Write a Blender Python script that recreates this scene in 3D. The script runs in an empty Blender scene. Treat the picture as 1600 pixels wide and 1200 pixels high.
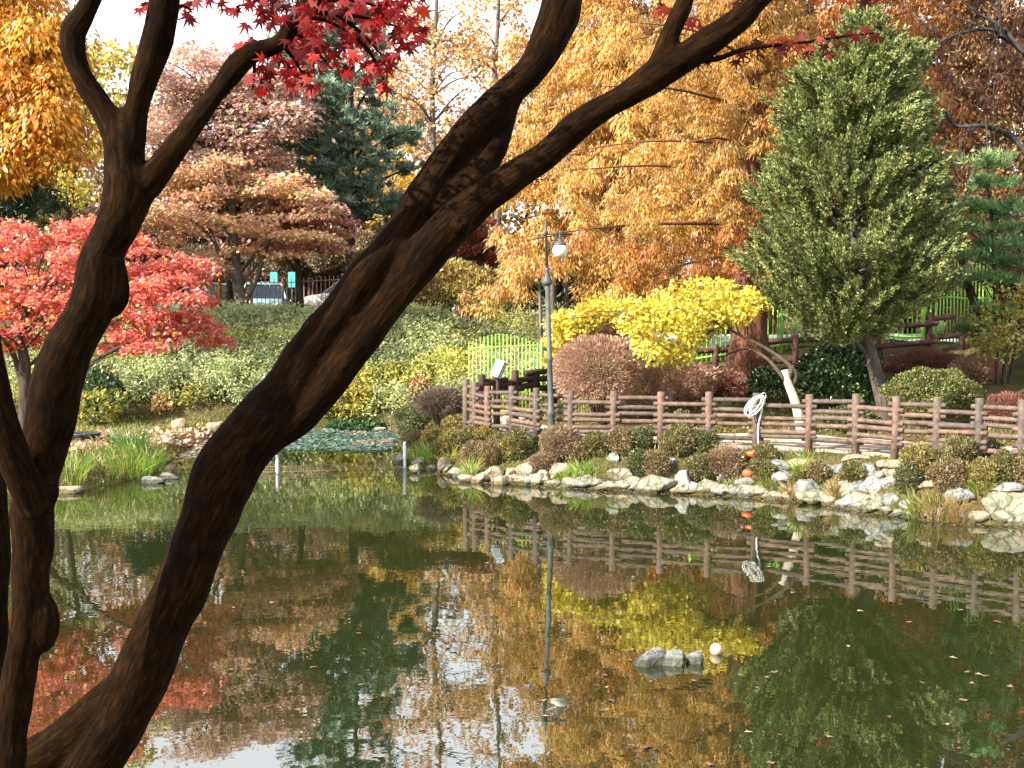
import bpy, bmesh, math
import numpy as np
from mathutils import Vector, Matrix

rng = np.random.default_rng(11)
scene = bpy.context.scene
col = scene.collection

# ------------------------------------------------------------------ camera, sky, sun
H, F, YH = 2.9, 1700.0, 500.0            # eye height above the water, focal length and horizon row of a 1600 px picture
PITCH = math.atan((600 - YH) / F)
cam_d = bpy.data.cameras.new("camera")
cam_d.sensor_width = 36.0
cam_d.lens = 36.0 * F / 1600.0
cam_d.clip_start, cam_d.clip_end = 0.05, 3000
cam = bpy.data.objects.new("camera", cam_d)
cam.location = (0, 0, H)
cam.rotation_euler = (math.pi / 2 - PITCH, 0, 0)
col.objects.link(cam)
scene.camera = cam

SUN = Vector((-0.84, -0.54, 0)).normalized()
ELEV = math.radians(33)
to_sun = Vector((SUN.x * math.cos(ELEV), SUN.y * math.cos(ELEV), math.sin(ELEV)))
world = bpy.data.worlds.new("World")
scene.world = world
world.use_nodes = True
wn = world.node_tree
bg = wn.nodes["Background"]
sky = wn.nodes.new("ShaderNodeTexSky")
sky.sky_type = 'NISHITA'
sky.sun_disc = False
sky.sun_elevation = ELEV
sky.sun_rotation = math.atan2(to_sun.x, to_sun.y)
sky.air_density, sky.dust_density, sky.ozone_density = 1.0, 3.0, 1.0
# a bright white haze low over the horizon, thinning upwards into the sky
tc = wn.nodes.new("ShaderNodeTexCoord"); sx = wn.nodes.new("ShaderNodeSeparateXYZ"); wn.links.new(tc.outputs["Generated"], sx.inputs[0])
mr = wn.nodes.new("ShaderNodeMapRange"); mr.inputs["From Min"].default_value = .40; mr.inputs["From Max"].default_value = .66
mr.inputs["To Min"].default_value = 1.0; mr.inputs["To Max"].default_value = 0.0
wn.links.new(sx.outputs["Z"], mr.inputs["Value"])
hz_ = wn.nodes.new("ShaderNodeMix"); hz_.data_type = 'RGBA'
wn.links.new(mr.outputs[0], hz_.inputs[0]); wn.links.new(sky.outputs[0], hz_.inputs[6]); hz_.inputs[7].default_value = (5.0, 5.2, 5.5, 1)
wn.links.new(hz_.outputs[2], bg.inputs[0])
bg.inputs[1].default_value = 0.15
sd = bpy.data.lights.new("sun", 'SUN')
sd.energy, sd.angle, sd.color = 4.4, math.radians(0.5), (1.0, 0.93, 0.80)
so = bpy.data.objects.new("sun", sd)
so.rotation_euler = to_sun.to_track_quat('Z', 'Y').to_euler()
col.objects.link(so)

scene.view_settings.view_transform = 'Standard'
scene.view_settings.look = 'None'
scene.view_settings.exposure = 1.48
scene.view_settings.gamma = 1.0
scene.render.engine = 'CYCLES'
cy = scene.cycles
cy.max_bounces, cy.diffuse_bounces, cy.glossy_bounces, cy.transmission_bounces = 6, 3, 3, 4
cy.transparent_max_bounces = 6
cy.caustics_reflective = cy.caustics_refractive = False
cy.use_denoising = True

# ------------------------------------------------------------------ helpers
CP, SP = math.cos(PITCH), math.sin(PITCH)
def ray(px, py):
    a, b = (px - 800) / F, (600 - py) / F
    return np.array([a, CP + b * SP, -SP + b * CP])
def P(px, py, D):                         # the point at distance D (along y) seen at a pixel of the photograph
    d = ray(px, py)
    return np.array([0, 0, H]) + d * (D / d[1])
def W(px, py):                            # where a pixel's ray meets the water
    d = ray(px, py)
    return np.array([0, 0, H]) - d * (H / d[2])
def lin(h, k=1.0):
    h = h.lstrip('#')
    c = np.array([int(h[i:i + 2], 16) / 255 for i in (0, 2, 4)])
    return np.where(c <= 0.04045, c / 12.92, ((c + 0.055) / 1.055) ** 2.4) * k
def unit(v):
    v = np.asarray(v, float)
    return v / np.maximum(np.linalg.norm(v, axis=-1, keepdims=True), 1e-9)
def sstep(a, b, x):
    t = np.clip((x - a) / (b - a), 0, 1)
    return t * t * (3 - 2 * t)
def hash2(i, j):
    n = np.sin(i * 127.1 + j * 311.7) * 43758.5453
    return n - np.floor(n)
def vnoise(x, y):
    i, j = np.floor(x), np.floor(y)
    u, v = x - i, y - j
    u, v = u * u * (3 - 2 * u), v * v * (3 - 2 * v)
    return (hash2(i, j) * (1 - u) + hash2(i + 1, j) * u) * (1 - v) + (hash2(i, j + 1) * (1 - u) + hash2(i + 1, j + 1) * u) * v

def mesh_from(name, V, Fs, mat, parent=None, smooth=False, colors=None):
    """V Nx3, Fs: MxK array of equal-sized faces, or a list of lists."""
    me = bpy.data.meshes.new(name)
    V = np.asarray(V, np.float32)
    if isinstance(Fs, np.ndarray):
        m, k = Fs.shape
        me.vertices.add(len(V)); me.vertices.foreach_set("co", V.ravel())
        me.loops.add(m * k); me.loops.foreach_set("vertex_index", Fs.astype(np.int32).ravel())
        me.polygons.add(m); me.polygons.foreach_set("loop_start", np.arange(0, m * k, k, dtype=np.int32))
        me.update(calc_edges=True)
    else:
        me.from_pydata(V.tolist(), [], [list(map(int, f)) for f in Fs])
        me.update()
    if smooth:
        me.polygons.foreach_set("use_smooth", np.ones(len(me.polygons), bool))
    if colors is not None:
        a = me.color_attributes.new("col", 'FLOAT_COLOR', 'POINT')
        c = np.ones((len(V), 4), np.float32); c[:, :3] = colors
        a.data.foreach_set("color", c.ravel())
    if mat: me.materials.append(mat)
    o = bpy.data.objects.new(name, me)
    col.objects.link(o)
    if parent is not None:
        o.parent = parent
        loc = np.array(parent.matrix_basis.translation)
        par = parent.parent
        while par is not None:
            loc = loc + np.array(par.matrix_basis.translation); par = par.parent
        V2 = V - loc.astype(np.float32)
        me.vertices.foreach_set("co", V2.ravel()); me.update()
    return o
def empty(name, loc):
    o = bpy.data.objects.new(name, None)
    o.location = tuple(float(v) for v in loc)
    o.empty_display_size = 0.2
    col.objects.link(o)
    return o
def tag(o, label=None, cat=None, group=None, kind=None):
    if label: o["label"] = label
    if cat: o["category"] = cat
    if group: o["group"] = group
    if kind: o["kind"] = kind
    return o
def thing(name, loc, label, cat, group=None):
    return tag(empty(name, loc), label, cat, group)

class MB:                                 # collects closed solids into one mesh
    def __init__(s): s.v, s.f = [], []
    def add(s, V, Fs):
        n = len(s.v); s.v += [tuple(p) for p in V]; s.f += [[i + n for i in f] for f in Fs]; return s
    def tube(s, pts, rad, n=8, caps=True):
        V, Fs = tube(pts, rad, n, caps); return s.add(V, Fs)
    def box(s, c, size, rot=None):
        hx, hy, hz = np.array(size) / 2
        V = np.array([[x, y, z] for x in (-hx, hx) for y in (-hy, hy) for z in (-hz, hz)])
        if rot is not None: V = V @ np.array(rot).T
        return s.add(V + np.array(c), [[0, 1, 3, 2], [4, 6, 7, 5], [0, 4, 5, 1], [2, 3, 7, 6], [0, 2, 6, 4], [1, 5, 7, 3]])
    def ball(s, c, r, n=14, m=9):
        r = np.ones(3) * r
        pts = [np.array([0, 0, -1.0])]
        for i in range(1, m):
            t = math.pi * i / m - math.pi / 2
            for j in range(n):
                a = 2 * math.pi * j / n
                pts.append(np.array([math.cos(t) * math.cos(a), math.cos(t) * math.sin(a), math.sin(t)]))
        pts.append(np.array([0, 0, 1.0]))
        Fs = [[0, 1 + (j + 1) % n, 1 + j] for j in range(n)]
        for i in range(m - 2):
            for j in range(n):
                a, b = 1 + i * n + j, 1 + i * n + (j + 1) % n
                Fs.append([a, b, b + n, a + n])
        L = len(pts) - 1; o = 1 + (m - 2) * n
        Fs += [[L, o + j, o + (j + 1) % n] for j in range(n)]
        return s.add(np.array(pts) * r + np.array(c), Fs)
    def lathe(s, c, prof, n=14):          # prof: (radius, z) from bottom to top
        pts = [np.array(c) + np.array([0, 0, z]) for r, z in prof]
        return s.add(*tube(pts, [r for r, z in prof], n, True, up=True))
    def build(s, name, mat, parent=None, smooth=True):
        return mesh_from(name, np.array(s.v), s.f, mat, parent, smooth)

def tube(pts, rad, n=8, caps=True, up=False):
    pts = np.asarray(pts, float); rad = np.broadcast_to(np.asarray(rad, float), (len(pts),))
    T = np.zeros_like(pts)
    T[1:-1] = pts[2:] - pts[:-2]; T[0] = pts[1] - pts[0]; T[-1] = pts[-1] - pts[-2]
    if up: T[:] = (0, 0, 1)
    T = unit(T)
    ref = np.array([1.0, 0, 0]) if abs(T[0][0]) < 0.8 else np.array([0, 1.0, 0])
    u = unit(ref - T[0] * ref.dot(T[0]))
    V = []
    ang = np.arange(n) * 2 * math.pi / n
    for i in range(len(pts)):
        u = unit(u - T[i] * u.dot(T[i])); w = np.cross(T[i], u)
        V.append(pts[i] + rad[i] * (np.cos(ang)[:, None] * u + np.sin(ang)[:, None] * w))
    V = np.concatenate(V)
    Fs = []
    for i in range(len(pts) - 1):
        for j in range(n):
            a, b = i * n + j, i * n + (j + 1) % n
            Fs.append([a, b, b + n, a + n])
    if caps:
        Fs.append(list(range(n))[::-1]); Fs.append([(len(pts) - 1) * n + j for j in range(n)])
    return V, Fs
def spline(pts, k=6):                      # Catmull-Rom through rows of any width
    p = np.asarray(pts, float)
    if len(p) < 3: return np.linspace(p[0], p[-1], k + 1)
    q = np.vstack([2 * p[0] - p[1], p, 2 * p[-1] - p[-2]])
    out = []
    for i in range(1, len(q) - 2):
        for t in np.arange(k) / k:
            a, b, c, d = q[i - 1], q[i], q[i + 1], q[i + 2]
            out.append(0.5 * (2 * b + (c - a) * t + (2 * a - 5 * b + 4 * c - d) * t * t + (3 * b - a - 3 * c + d) * t ** 3))
    out.append(p[-1])
    return np.array(out)

# ------------------------------------------------------------------ materials
def nodes(name):
    m = bpy.data.materials.new(name); m.use_nodes = True
    nt = m.node_tree
    return m, nt, nt.nodes, nt.links, nt.nodes["Principled BSDF"]
def ramp(nt, fac, stops):
    r = nt.nodes.new("ShaderNodeValToRGB")
    e = r.color_ramp.elements
    while len(e) < len(stops): e.new(0.5)
    for i, (p, c) in enumerate(stops):
        e[i].position = p; e[i].color = (*[float(v) for v in c], 1)
    nt.links.new(fac, r.inputs[0]); return r.outputs[0]
def noise_tex(nt, scale, detail=4, vec=None, rough=0.55):
    n = nt.nodes.new("ShaderNodeTexNoise")
    n.inputs["Scale"].default_value = scale; n.inputs["Detail"].default_value = detail; n.inputs["Roughness"].default_value = rough
    if vec is not None: nt.links.new(vec, n.inputs["Vector"])
    return n.outputs["Fac"]
def objcoord(nt, scale=None):
    t = nt.nodes.new("ShaderNodeTexCoord"); v = t.outputs["Object"]
    if scale:
        m = nt.nodes.new("ShaderNodeMapping"); m.inputs["Scale"].default_value = scale
        nt.links.new(v, m.inputs["Vector"]); v = m.outputs["Vector"]
    return v
def bump(nt, h, strength, dist=0.02):
    b = nt.nodes.new("ShaderNodeBump"); b.inputs["Strength"].default_value = strength; b.inputs["Distance"].default_value = dist
    nt.links.new(h, b.inputs["Height"]); return b.outputs["Normal"]
def mat_noise(name, stops, scale=8, rough=0.85, bmp=0.3, bdist=0.02, detail=5, stretch=None, spec=0.3):
    m, nt, N, L, b = nodes(name)
    f = noise_tex(nt, scale, detail, objcoord(nt, stretch))
    L.new(ramp(nt, f, stops), b.inputs["Base Color"])
    b.inputs["Roughness"].default_value = rough
    b.inputs["Specular IOR Level"].default_value = spec
    if bmp: L.new(bump(nt, f, bmp, bdist), b.inputs["Normal"])
    return m
def mat_leaf(name, trans=0.35, gloss=0.05, rough=0.45):
    m, nt, N, L, b = nodes(name)
    N.remove(b)
    out = N["Material Output"]
    a = N.new("ShaderNodeAttribute"); a.attribute_name = "col"
    d = N.new("ShaderNodeBsdfDiffuse"); t = N.new("ShaderNodeBsdfTranslucent"); g = N.new("ShaderNodeBsdfGlossy")
    g.inputs["Roughness"].default_value = rough
    m1 = N.new("ShaderNodeMixShader"); m1.inputs[0].default_value = trans
    m2 = N.new("ShaderNodeMixShader"); m2.inputs[0].default_value = gloss
    L.new(a.outputs["Color"], d.inputs[0]); L.new(a.outputs["Color"], t.inputs[0])
    L.new(d.outputs[0], m1.inputs[1]); L.new(t.outputs[0], m1.inputs[2])
    L.new(m1.outputs[0], m2.inputs[1]); L.new(g.outputs[0], m2.inputs[2])
    L.new(m2.outputs[0], out.inputs[0])
    return m
def mat_plain(name, c, rough=0.5, metal=0.0, var=0.15, scale=12):
    m, nt, N, L, b = nodes(name)
    c = np.array(c)
    f = noise_tex(nt, scale, 3, objcoord(nt))
    L.new(ramp(nt, f, [(0.3, c * (1 - var)), (0.7, np.minimum(c * (1 + var), 0.95))]), b.inputs["Base Color"])
    b.inputs["Roughness"].default_value = rough; b.inputs["Metallic"].default_value = metal
    return m

LEAF = mat_leaf("leaf")
LEAFTHIN = mat_leaf("thin_leaf", 0.45, 0.04)
NEEDLE = mat_leaf("needle", 0.15, 0.04)
WAXY = mat_leaf("waxy_leaf", 0.15, 0.12, 0.35)
BARK = mat_noise("bark", [(0.3, (.025, .017, .012)), (0.55, (.07, .05, .035)), (0.8, (.14, .105, .075))], 6, .95, .6, .03, 6, (4, 4, .7))
REDBARK = mat_noise("red_bark", [(0.3, (.06, .022, .012)), (0.55, (.17, .075, .045)), (0.8, (.27, .14, .09))], 5, .95, .8, .04, 6, (5, 5, .35))
GREYBARK = mat_noise("grey_bark", [(0.3, (.06, .05, .045)), (0.7, (.2, .17, .14))], 7, .95, .5, .03, 5, (3, 3, .8))
PALEBARK = mat_noise("pale_bark", [(0.35, (.30, .22, .13)), (0.7, (.45, .36, .25))], 9, .9, .3, .02)
LOG = mat_noise("log_paint", [(0.25, (.058, .043, .036)), (0.5, (.122, .087, .069)), (0.8, (.205, .152, .122))], 7, .7, .35, .012, 6, (1.5, 1.5, 1.5))
DARKLOG = mat_noise("dark_log", [(0.3, (.022, .014, .012)), (0.7, (.075, .04, .032))], 7, .75, .35, .012)
def mat_stone(name, dark, mid, light, scale=5):
    m, nt, N, L, b = nodes(name)
    v = objcoord(nt)
    f1 = noise_tex(nt, scale, 8, v, .7); f2 = noise_tex(nt, scale * 7, 6, v, .7)
    vo = N.new("ShaderNodeTexVoronoi"); vo.feature = 'DISTANCE_TO_EDGE'; vo.inputs["Scale"].default_value = scale * .9
    nv = N.new("ShaderNodeMix"); nv.data_type = 'VECTOR'; nv.inputs[0].default_value = .18
    tx = N.new("ShaderNodeTexNoise"); tx.inputs["Scale"].default_value = scale; L.new(v, tx.inputs["Vector"])
    L.new(v, nv.inputs[4]); L.new(tx.outputs["Color"], nv.inputs[5]); L.new(nv.outputs[1], vo.inputs["Vector"])
    c1 = ramp(nt, f1, [(0.33, dark), (0.5, mid), (0.68, light)])
    c2 = ramp(nt, f2, [(0.30, (.45, .44, .42)), (0.48, (.95, .95, .95)), (0.7, (1.2, 1.2, 1.18))])
    c3 = ramp(nt, vo.outputs["Distance"], [(0.0, (.42, .40, .37)), (0.05, (1, 1, 1))])
    o_ = c1
    gp = N.new("ShaderNodeNewGeometry"); sz = N.new("ShaderNodeSeparateXYZ"); L.new(gp.outputs["Position"], sz.inputs[0])
    wz = N.new("ShaderNodeMath"); wz.operation = 'MULTIPLY_ADD'; L.new(f1, wz.inputs[0]); wz.inputs[1].default_value = -.10; L.new(sz.outputs["Z"], wz.inputs[2])
    c4 = ramp(nt, wz.outputs[0], [(0.0, (.36, .36, .30)), (0.035, (1, 1, 1))])      # the wet band where the water has stood
    for c in (c2, c3, c4):
        mx = N.new("ShaderNodeMix"); mx.data_type = 'RGBA'; mx.blend_type = 'MULTIPLY'; mx.inputs[0].default_value = 1
        L.new(o_, mx.inputs[6]); L.new(c, mx.inputs[7]); o_ = mx.outputs[2]
    L.new(o_, b.inputs["Base Color"]); b.inputs["Roughness"].default_value = .95; b.inputs["Specular IOR Level"].default_value = .15
    L.new(bump(nt, f2, .8, .03), b.inputs["Normal"])
    return m
STONES = [mat_stone("cream_stone", (.18, .135, .085), (.42, .35, .24), (.58, .50, .37), 5), mat_stone("grey_stone", (.12, .125, .115), (.29, .295, .275), (.46, .46, .43), 6),
          mat_stone("mossy_stone", (.09, .10, .045), (.30, .285, .20), (.47, .44, .33), 4), mat_stone("speckled_white_stone", (.17, .17, .155), (.44, .44, .40), (.6, .59, .54), 9)]
nt = LOG.node_tree; oi = nt.nodes.new("ShaderNodeObjectInfo"); lb = nt.nodes["Principled BSDF"]
src = lb.inputs["Base Color"].links[0].from_socket
tone = ramp(nt, oi.outputs["Random"], [(0.0, (.72, .78, .82)), (0.5, (1.0, .98, .96)), (1.0, (1.32, 1.12, 1.02))])
mx = nt.nodes.new("ShaderNodeMix"); mx.data_type = 'RGBA'; mx.blend_type = 'MULTIPLY'; mx.inputs[0].default_value = 1
nt.links.new(src, mx.inputs[6]); nt.links.new(tone, mx.inputs[7]); nt.links.new(mx.outputs[2], lb.inputs["Base Color"])
GREENPAINT = mat_plain("green_paint", (.28, .60, .10), .4)
LAMPMETAL = mat_plain("lamp_metal", (.075, .078, .076), .6, 0, .25)

# ------------------------------------------------------------------ ground, water
shore_px = [(1780, 885), (1600, 822), (1440, 813), (1345, 799), (1260, 785), (1170, 777), (1040, 770), (960, 766), (860, 760), (800, 757),
            (740, 752), (690, 740), (655, 728), (634, 718), (626, 702), (622, 686), (618, 675), (540, 672), (440, 673), (350, 684),
            (300, 702), (268, 722), (254, 738), (230, 745), (160, 760), (75, 770), (0, 776), (-150, 800), (-400, 860), (-700, 960)]
POLY = np.array([W(*p)[:2] for p in shore_px] + [[-9.6, 7.0], [-7, 5.2], [0, 4.9], [7, 5.2], [9.3, 8.0]])
def sdist(x, y):                           # distance to the shore, negative over the water
    p = np.stack([np.ravel(x), np.ravel(y)], 1).astype(float)
    d = np.full(len(p), 1e9); inside = np.zeros(len(p), bool)
    n = len(POLY)
    for i in range(n):
        a, b = POLY[i], POLY[(i + 1) % n]
        e = b - a; w = p - a
        t = np.clip((w @ e) / (e @ e), 0, 1)
        d = np.minimum(d, np.linalg.norm(w - t[:, None] * e, axis=1))
        c = ((a[1] > p[:, 1]) != (b[1] > p[:, 1]))
        with np.errstate(divide='ignore', invalid='ignore'):
            xi = (b[0] - a[0]) * (p[:, 1] - a[1]) / (b[1] - a[1]) + a[0]
        inside ^= c & (p[:, 0] < xi)
    return np.where(inside, -d, d).reshape(np.shape(x))
def height(x, y):
    x = np.asarray(x, float); y = np.asarray(y, float)
    d = sdist(x, y)
    right = 0.05 * sstep(0, .1, d) + 0.62 * sstep(0, 1.15, d) + np.clip(0.2 * (d - 2.2), 0, 1.6)
    left = 0.26 * sstep(0, 0.55, d) + np.clip(0.72 * (y - 28.5), 0, 2.62)
    w = sstep(-2.8, 0.6, x)
    h = left * (1 - w) + right * w
    h = h + 0.012 * np.clip(y - 45, 0, 400) * sstep(45, 60, y)
    near = 1.3 * sstep(0, 2.4, d)
    wn_ = sstep(7.5, 5.6, y)
    h = h * (1 - wn_) + near * wn_
    h = h + (vnoise(x * 1.7, y * 1.7) - .5) * .10 * sstep(0.1, 1.2, d) + (vnoise(x * .5 + 9, y * .5) - .5) * .15 * sstep(3, 8, d)
    return np.where(d > 0, h, -0.6 * sstep(0, .8, -d) - 0.02)
def G(px, py):                             # where a pixel's ray meets the ground
    d = ray(px, py); t = np.linspace(4, 90, 3000)
    q = np.array([0, 0, H]) + d * (t / d[1])[:, None]
    below = q[:, 2] <= np.maximum(height(q[:, 0], q[:, 1]), 0)
    i = np.argmax(below) if below.any() else len(t) - 1
    return q[i]
def on_ground(x, y): return np.array([x, y, float(height(x, y))])
def foot(px, D):                           # ground point at column px and distance D
    x = (px - 800) / F * D / (CP + 0) ; x = P(px, 600, D)[0]
    return on_ground(x, D)

gx = np.concatenate([[-900, -400, -200, -120, -80, -55, -42, -34, -28, -24, -21, -19], np.arange(-17.5, 13.5, .2), [15, 17, 20, 24, 30, 38, 50, 70, 100, 200, 400, 900]])
gy = np.concatenate([[-300, -100, -40, -20, -10, -5, -2, 0, 1, 2], np.arange(2.5, 40, .2), np.arange(41, 70, 2), [75, 85, 100, 130, 180, 300, 600, 1200]])
X, Y = np.meshgrid(gx, gy)
Z = height(X, Y)
V = np.stack([X.ravel(), Y.ravel(), Z.ravel()], 1)
nx_, ny_ = len(gx), len(gy)
I = (np.arange(ny_ - 1)[:, None] * nx_ + np.arange(nx_ - 1)[None]).ravel()
Q = np.stack([I, I + 1, I + 1 + nx_, I + nx_], 1)
m, nt, N, L, b = nodes("ground")
f1 = noise_tex(nt, 1.1, 6, objcoord(nt)); f2 = noise_tex(nt, 22, 5, objcoord(nt))
c1 = ramp(nt, f1, [(0.38, (.075, .085, .028)), (0.52, (.115, .105, .045)), (0.66, (.16, .115, .06))])
c2 = ramp(nt, f2, [(0.3, (.35, .35, .33)), (0.55, (.9, .85, .8)), (0.75, (1.5, 1.35, 1.2))])
mx = N.new("ShaderNodeMix"); mx.data_type = 'RGBA'; mx.blend_type = 'MULTIPLY'; mx.inputs[0].default_value = 1
L.new(c1, mx.inputs[6]); L.new(c2, mx.inputs[7]); L.new(mx.outputs[2], b.inputs["Base Color"])
b.inputs["Roughness"].default_value = 1; b.inputs["Specular IOR Level"].default_value = 0.1
L.new(bump(nt, f2, .8, .05), b.inputs["Normal"])
tag(mesh_from("ground", V, Q, m, None, True), kind="structure")

m, nt, N, L, b = nodes("pond_water")
b.inputs["Base Color"].default_value = (.017, .023, .006, 1)
b.inputs["Roughness"].default_value = 0.012
b.inputs["IOR"].default_value = 3.5
v = objcoord(nt)
n1 = noise_tex(nt, 5.5, 2, v); n2 = noise_tex(nt, 1.1, 2, v)
ad = N.new("ShaderNodeMath"); ad.operation = 'MULTIPLY_ADD'; L.new(n1, ad.inputs[0]); ad.inputs[1].default_value = .25; L.new(n2, ad.inputs[2])
L.new(bump(nt, ad.outputs[0], .07, .03), b.inputs["Normal"])
tag(mesh_from("pond_water", [(-11, 4, 0), (12, 4, 0), (12, 31, 0), (-11, 31, 0)], np.array([[0, 1, 2, 3]]), m), kind="structure")

# ------------------------------------------------------------------ leaves and branches
def pick(n, pal, jit=0.18):
    w = np.array([p[0] for p in pal], float); w /= w.sum()
    C = np.array([lin(p[1]) for p in pal])
    c = C[rng.choice(len(pal), n, p=w)]
    return np.clip(c * (1 + rng.normal(0, jit, (n, 1))) * (1 + rng.normal(0, .06, (n, 3))), .004, .85)
def leaf_arrays(C, A, Nn, Ln, Wd, colr, fold=0.12, mid=0.45):
    C = np.asarray(C); n = len(C); A = unit(A); S = unit(np.cross(A, Nn)); Nn = np.cross(S, A)
    Ln = np.broadcast_to(np.asarray(Ln, float), (n,))[:, None]; Wd = np.broadcast_to(np.asarray(Wd, float), (n,))[:, None]
    V = np.stack([C, C + A * Ln * mid + S * Wd / 2 + Nn * Wd * fold, C + A * Ln, C + A * Ln * mid - S * Wd / 2 + Nn * Wd * fold], 1)
    return V, np.repeat(np.asarray(colr)[:, None, :], 4, 1)
class Foliage:
    def __init__(s): s.V, s.C = [], []
    def add(s, *a, **k):
        V, c = leaf_arrays(*a, **k); s.V.append(V); s.C.append(c); return s
    def build(s, name, mat, parent=None):
        V = np.concatenate(s.V).reshape(-1, 3); c = np.concatenate(s.C).reshape(-1, 3)
        return mesh_from(name, V, np.arange(len(V)).reshape(-1, 4), mat, parent, False, c)
def rdir(n): return unit(rng.normal(size=(n, 3)))
def rep(a, k): return np.repeat(np.asarray(a, float), k, 0)

def pads_maple(fo, pads, rad, pal, k=160, ln=.11, wd=.09, flat=.22, padjit=.22):
    """flat layered sprays: pads Mx3"""
    pads = np.asarray(pads, float); M = len(pads)
    r = np.broadcast_to(np.asarray(rad, float), (M,))
    c = rep(pads, k); R = np.repeat(r, k); n = len(c)
    a = rng.uniform(0, 2 * np.pi, n); q = np.sqrt(rng.uniform(0, 1, n)) * (0.75 + .5 * vnoise(np.repeat(np.arange(M) * 7.3, k) + 1.9 * np.cos(a), 1.9 * np.sin(a)))
    dz = rng.normal(0, flat * .5, n) - .35 * q ** 2 * flat * 2
    pos = c + np.stack([np.cos(a) * q * R, np.sin(a) * q * R, dz * R], 1)
    A = np.stack([np.cos(a), np.sin(a), -.35 + 0 * a], 1) + rng.normal(0, .55, (n, 3))
    Nn = np.array([0, -.25, 1.0]) + rng.normal(0, .5, (n, 3))
    cc = pick(n, pal) * np.repeat(1 + rng.normal(0, padjit, (M, 1)), k, 0)
    fo.add(pos, A, Nn, ln * rng.uniform(.7, 1.3, n), wd * rng.uniform(.7, 1.3, n), np.clip(cc, .004, .85))
def pads_ball(fo, pads, rad, pal, k=120, ln=.09, wd=.08, sq=.75, padjit=.2):
    pads = np.asarray(pads, float); M = len(pads)
    r = np.broadcast_to(np.asarray(rad, float), (M,)); n = M * k
    d = rdir(n); pos = rep(pads, k) + d * (np.repeat(r, k) * rng.uniform(.15, 1, n) ** .5)[:, None] * np.array([1, 1, sq])
    cc = pick(n, pal) * np.repeat(1 + rng.normal(0, padjit, (M, 1)), k, 0)
    fo.add(pos, d + rng.normal(0, .7, (n, 3)), d * .5 + np.array([0, -.2, .6]) + rng.normal(0, .6, (n, 3)), ln * rng.uniform(.7, 1.3, n), wd * rng.uniform(.7, 1.3, n), np.clip(cc, .004, .85))
def clumps_droop(fo, cl, pal, k=44, r=.22, ln=.30, wd=.05, padjit=.2, mid=.4):
    """hanging feathery clumps of the dawn redwood"""
    cl = np.asarray(cl, float); M = len(cl); n = M * k
    sc = np.repeat(rng.uniform(.7, 1.35, M), k)
    a = rng.uniform(0, 2 * np.pi, n); q = np.sqrt(rng.uniform(0, 1, n))
    out = np.stack([np.cos(a), np.sin(a), 0 * a], 1)
    pos = rep(cl, k) + out * (q * r * sc)[:, None] + np.stack([0 * a, 0 * a, (-.7 * q ** 2 * r + rng.uniform(-.5, .12, n) * r * 1.4) * sc], 1)
    A = out * (.25 + .5 * q)[:, None] + np.array([0, 0, -1.0]) + rng.normal(0, .28, (n, 3))
    Nn = out + np.array([0, -.5, .35]) + rng.normal(0, .4, (n, 3))
    cc = pick(n, pal, .14) * np.repeat(1 + rng.normal(0, padjit, (M, 1)), k, 0)
    fo.add(pos, A, Nn, ln * rng.uniform(.55, 1.2, n) * sc, wd * rng.uniform(.7, 1.4, n), np.clip(cc, .004, .8), mid=.4)
def sprays(fo, cl, ax, pal, k=50, ln=.11, wd=.032, length=.5, spread=.7, padjit=.2):
    """plumes of scale leaves round an axis (juniper)"""
    cl = np.asarray(cl, float); M = len(cl); n = M * k; ax = unit(ax)
    Ls = np.repeat(rng.uniform(.6, 1.25, M) * length, k)
    t = rng.uniform(0, 1, n) ** .8; A0 = rep(ax, k)
    lat = np.cross(A0, rdir(n)); w = (1 - t) * .17 + .025
    pos = rep(cl, k) + A0 * (t * Ls)[:, None] + lat * (w * Ls)[:, None] * rng.uniform(.2, 1, (n, 1))
    A = A0 + lat * spread + rng.normal(0, .25, (n, 3))
    cc = pick(n, pal, .16) * np.repeat(1 + rng.normal(0, padjit, (M, 1)), k, 0)
    fo.add(pos, A, lat + rdir(n) * .8 + np.array([0, -.3, .4]), ln * rng.uniform(.6, 1.3, n), wd * rng.uniform(.7, 1.3, n), np.clip(cc, .004, .6))
def tufts(fo, cl, pal, k=26, ln=.2, wd=.022, up=.5, padjit=.2):
    cl = np.asarray(cl, float); M = len(cl); n = M * k
    d = unit(rdir(n) + np.array([0, 0, up]))
    cc = pick(n, pal, .16) * np.repeat(1 + rng.normal(0, padjit, (M, 1)), k, 0)
    fo.add(rep(cl, k) + rng.normal(0, .03, (n, 3)), d, rdir(n), ln * rng.uniform(.7, 1.2, n), wd, np.clip(cc, .004, .5))

def limbs(mb, trunk, tips, r0=.07, n=5, start=(.25, .95), sag=.0):
    """curved limbs from points on a trunk path to crown tips"""
    trunk = np.asarray(trunk, float)
    zs = trunk[:, 2]
    for t in np.asarray(tips, float):
        hz = np.hypot(t[0] - trunk[0, 0], t[1] - trunk[0, 1])
        zt = np.clip(t[2] - hz * rng.uniform(.3, .7), zs[0] + (zs[-1] - zs[0]) * start[0], zs[0] + (zs[-1] - zs[0]) * start[1])
        i = np.argmin(abs(zs - zt)); s = trunk[i]
        mid = (s + t) / 2 + np.array([0, 0, .12 * np.linalg.norm(t - s) * (1 - sag * 2)]) + rng.normal(0, .05 * np.linalg.norm(t - s), 3)
        path = spline([s, mid, t], 4)
        mb.tube(path, np.linspace(r0, r0 * .22, len(path)), n, False)
def trunk_path(base, top, wob=.15, k=8):
    base, top = np.asarray(base, float), np.asarray(top, float)
    p = np.linspace(base, top, k); p[1:-1, :2] += rng.normal(0, wob, (k - 2, 2)) * .5
    return spline(p, 3)
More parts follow.
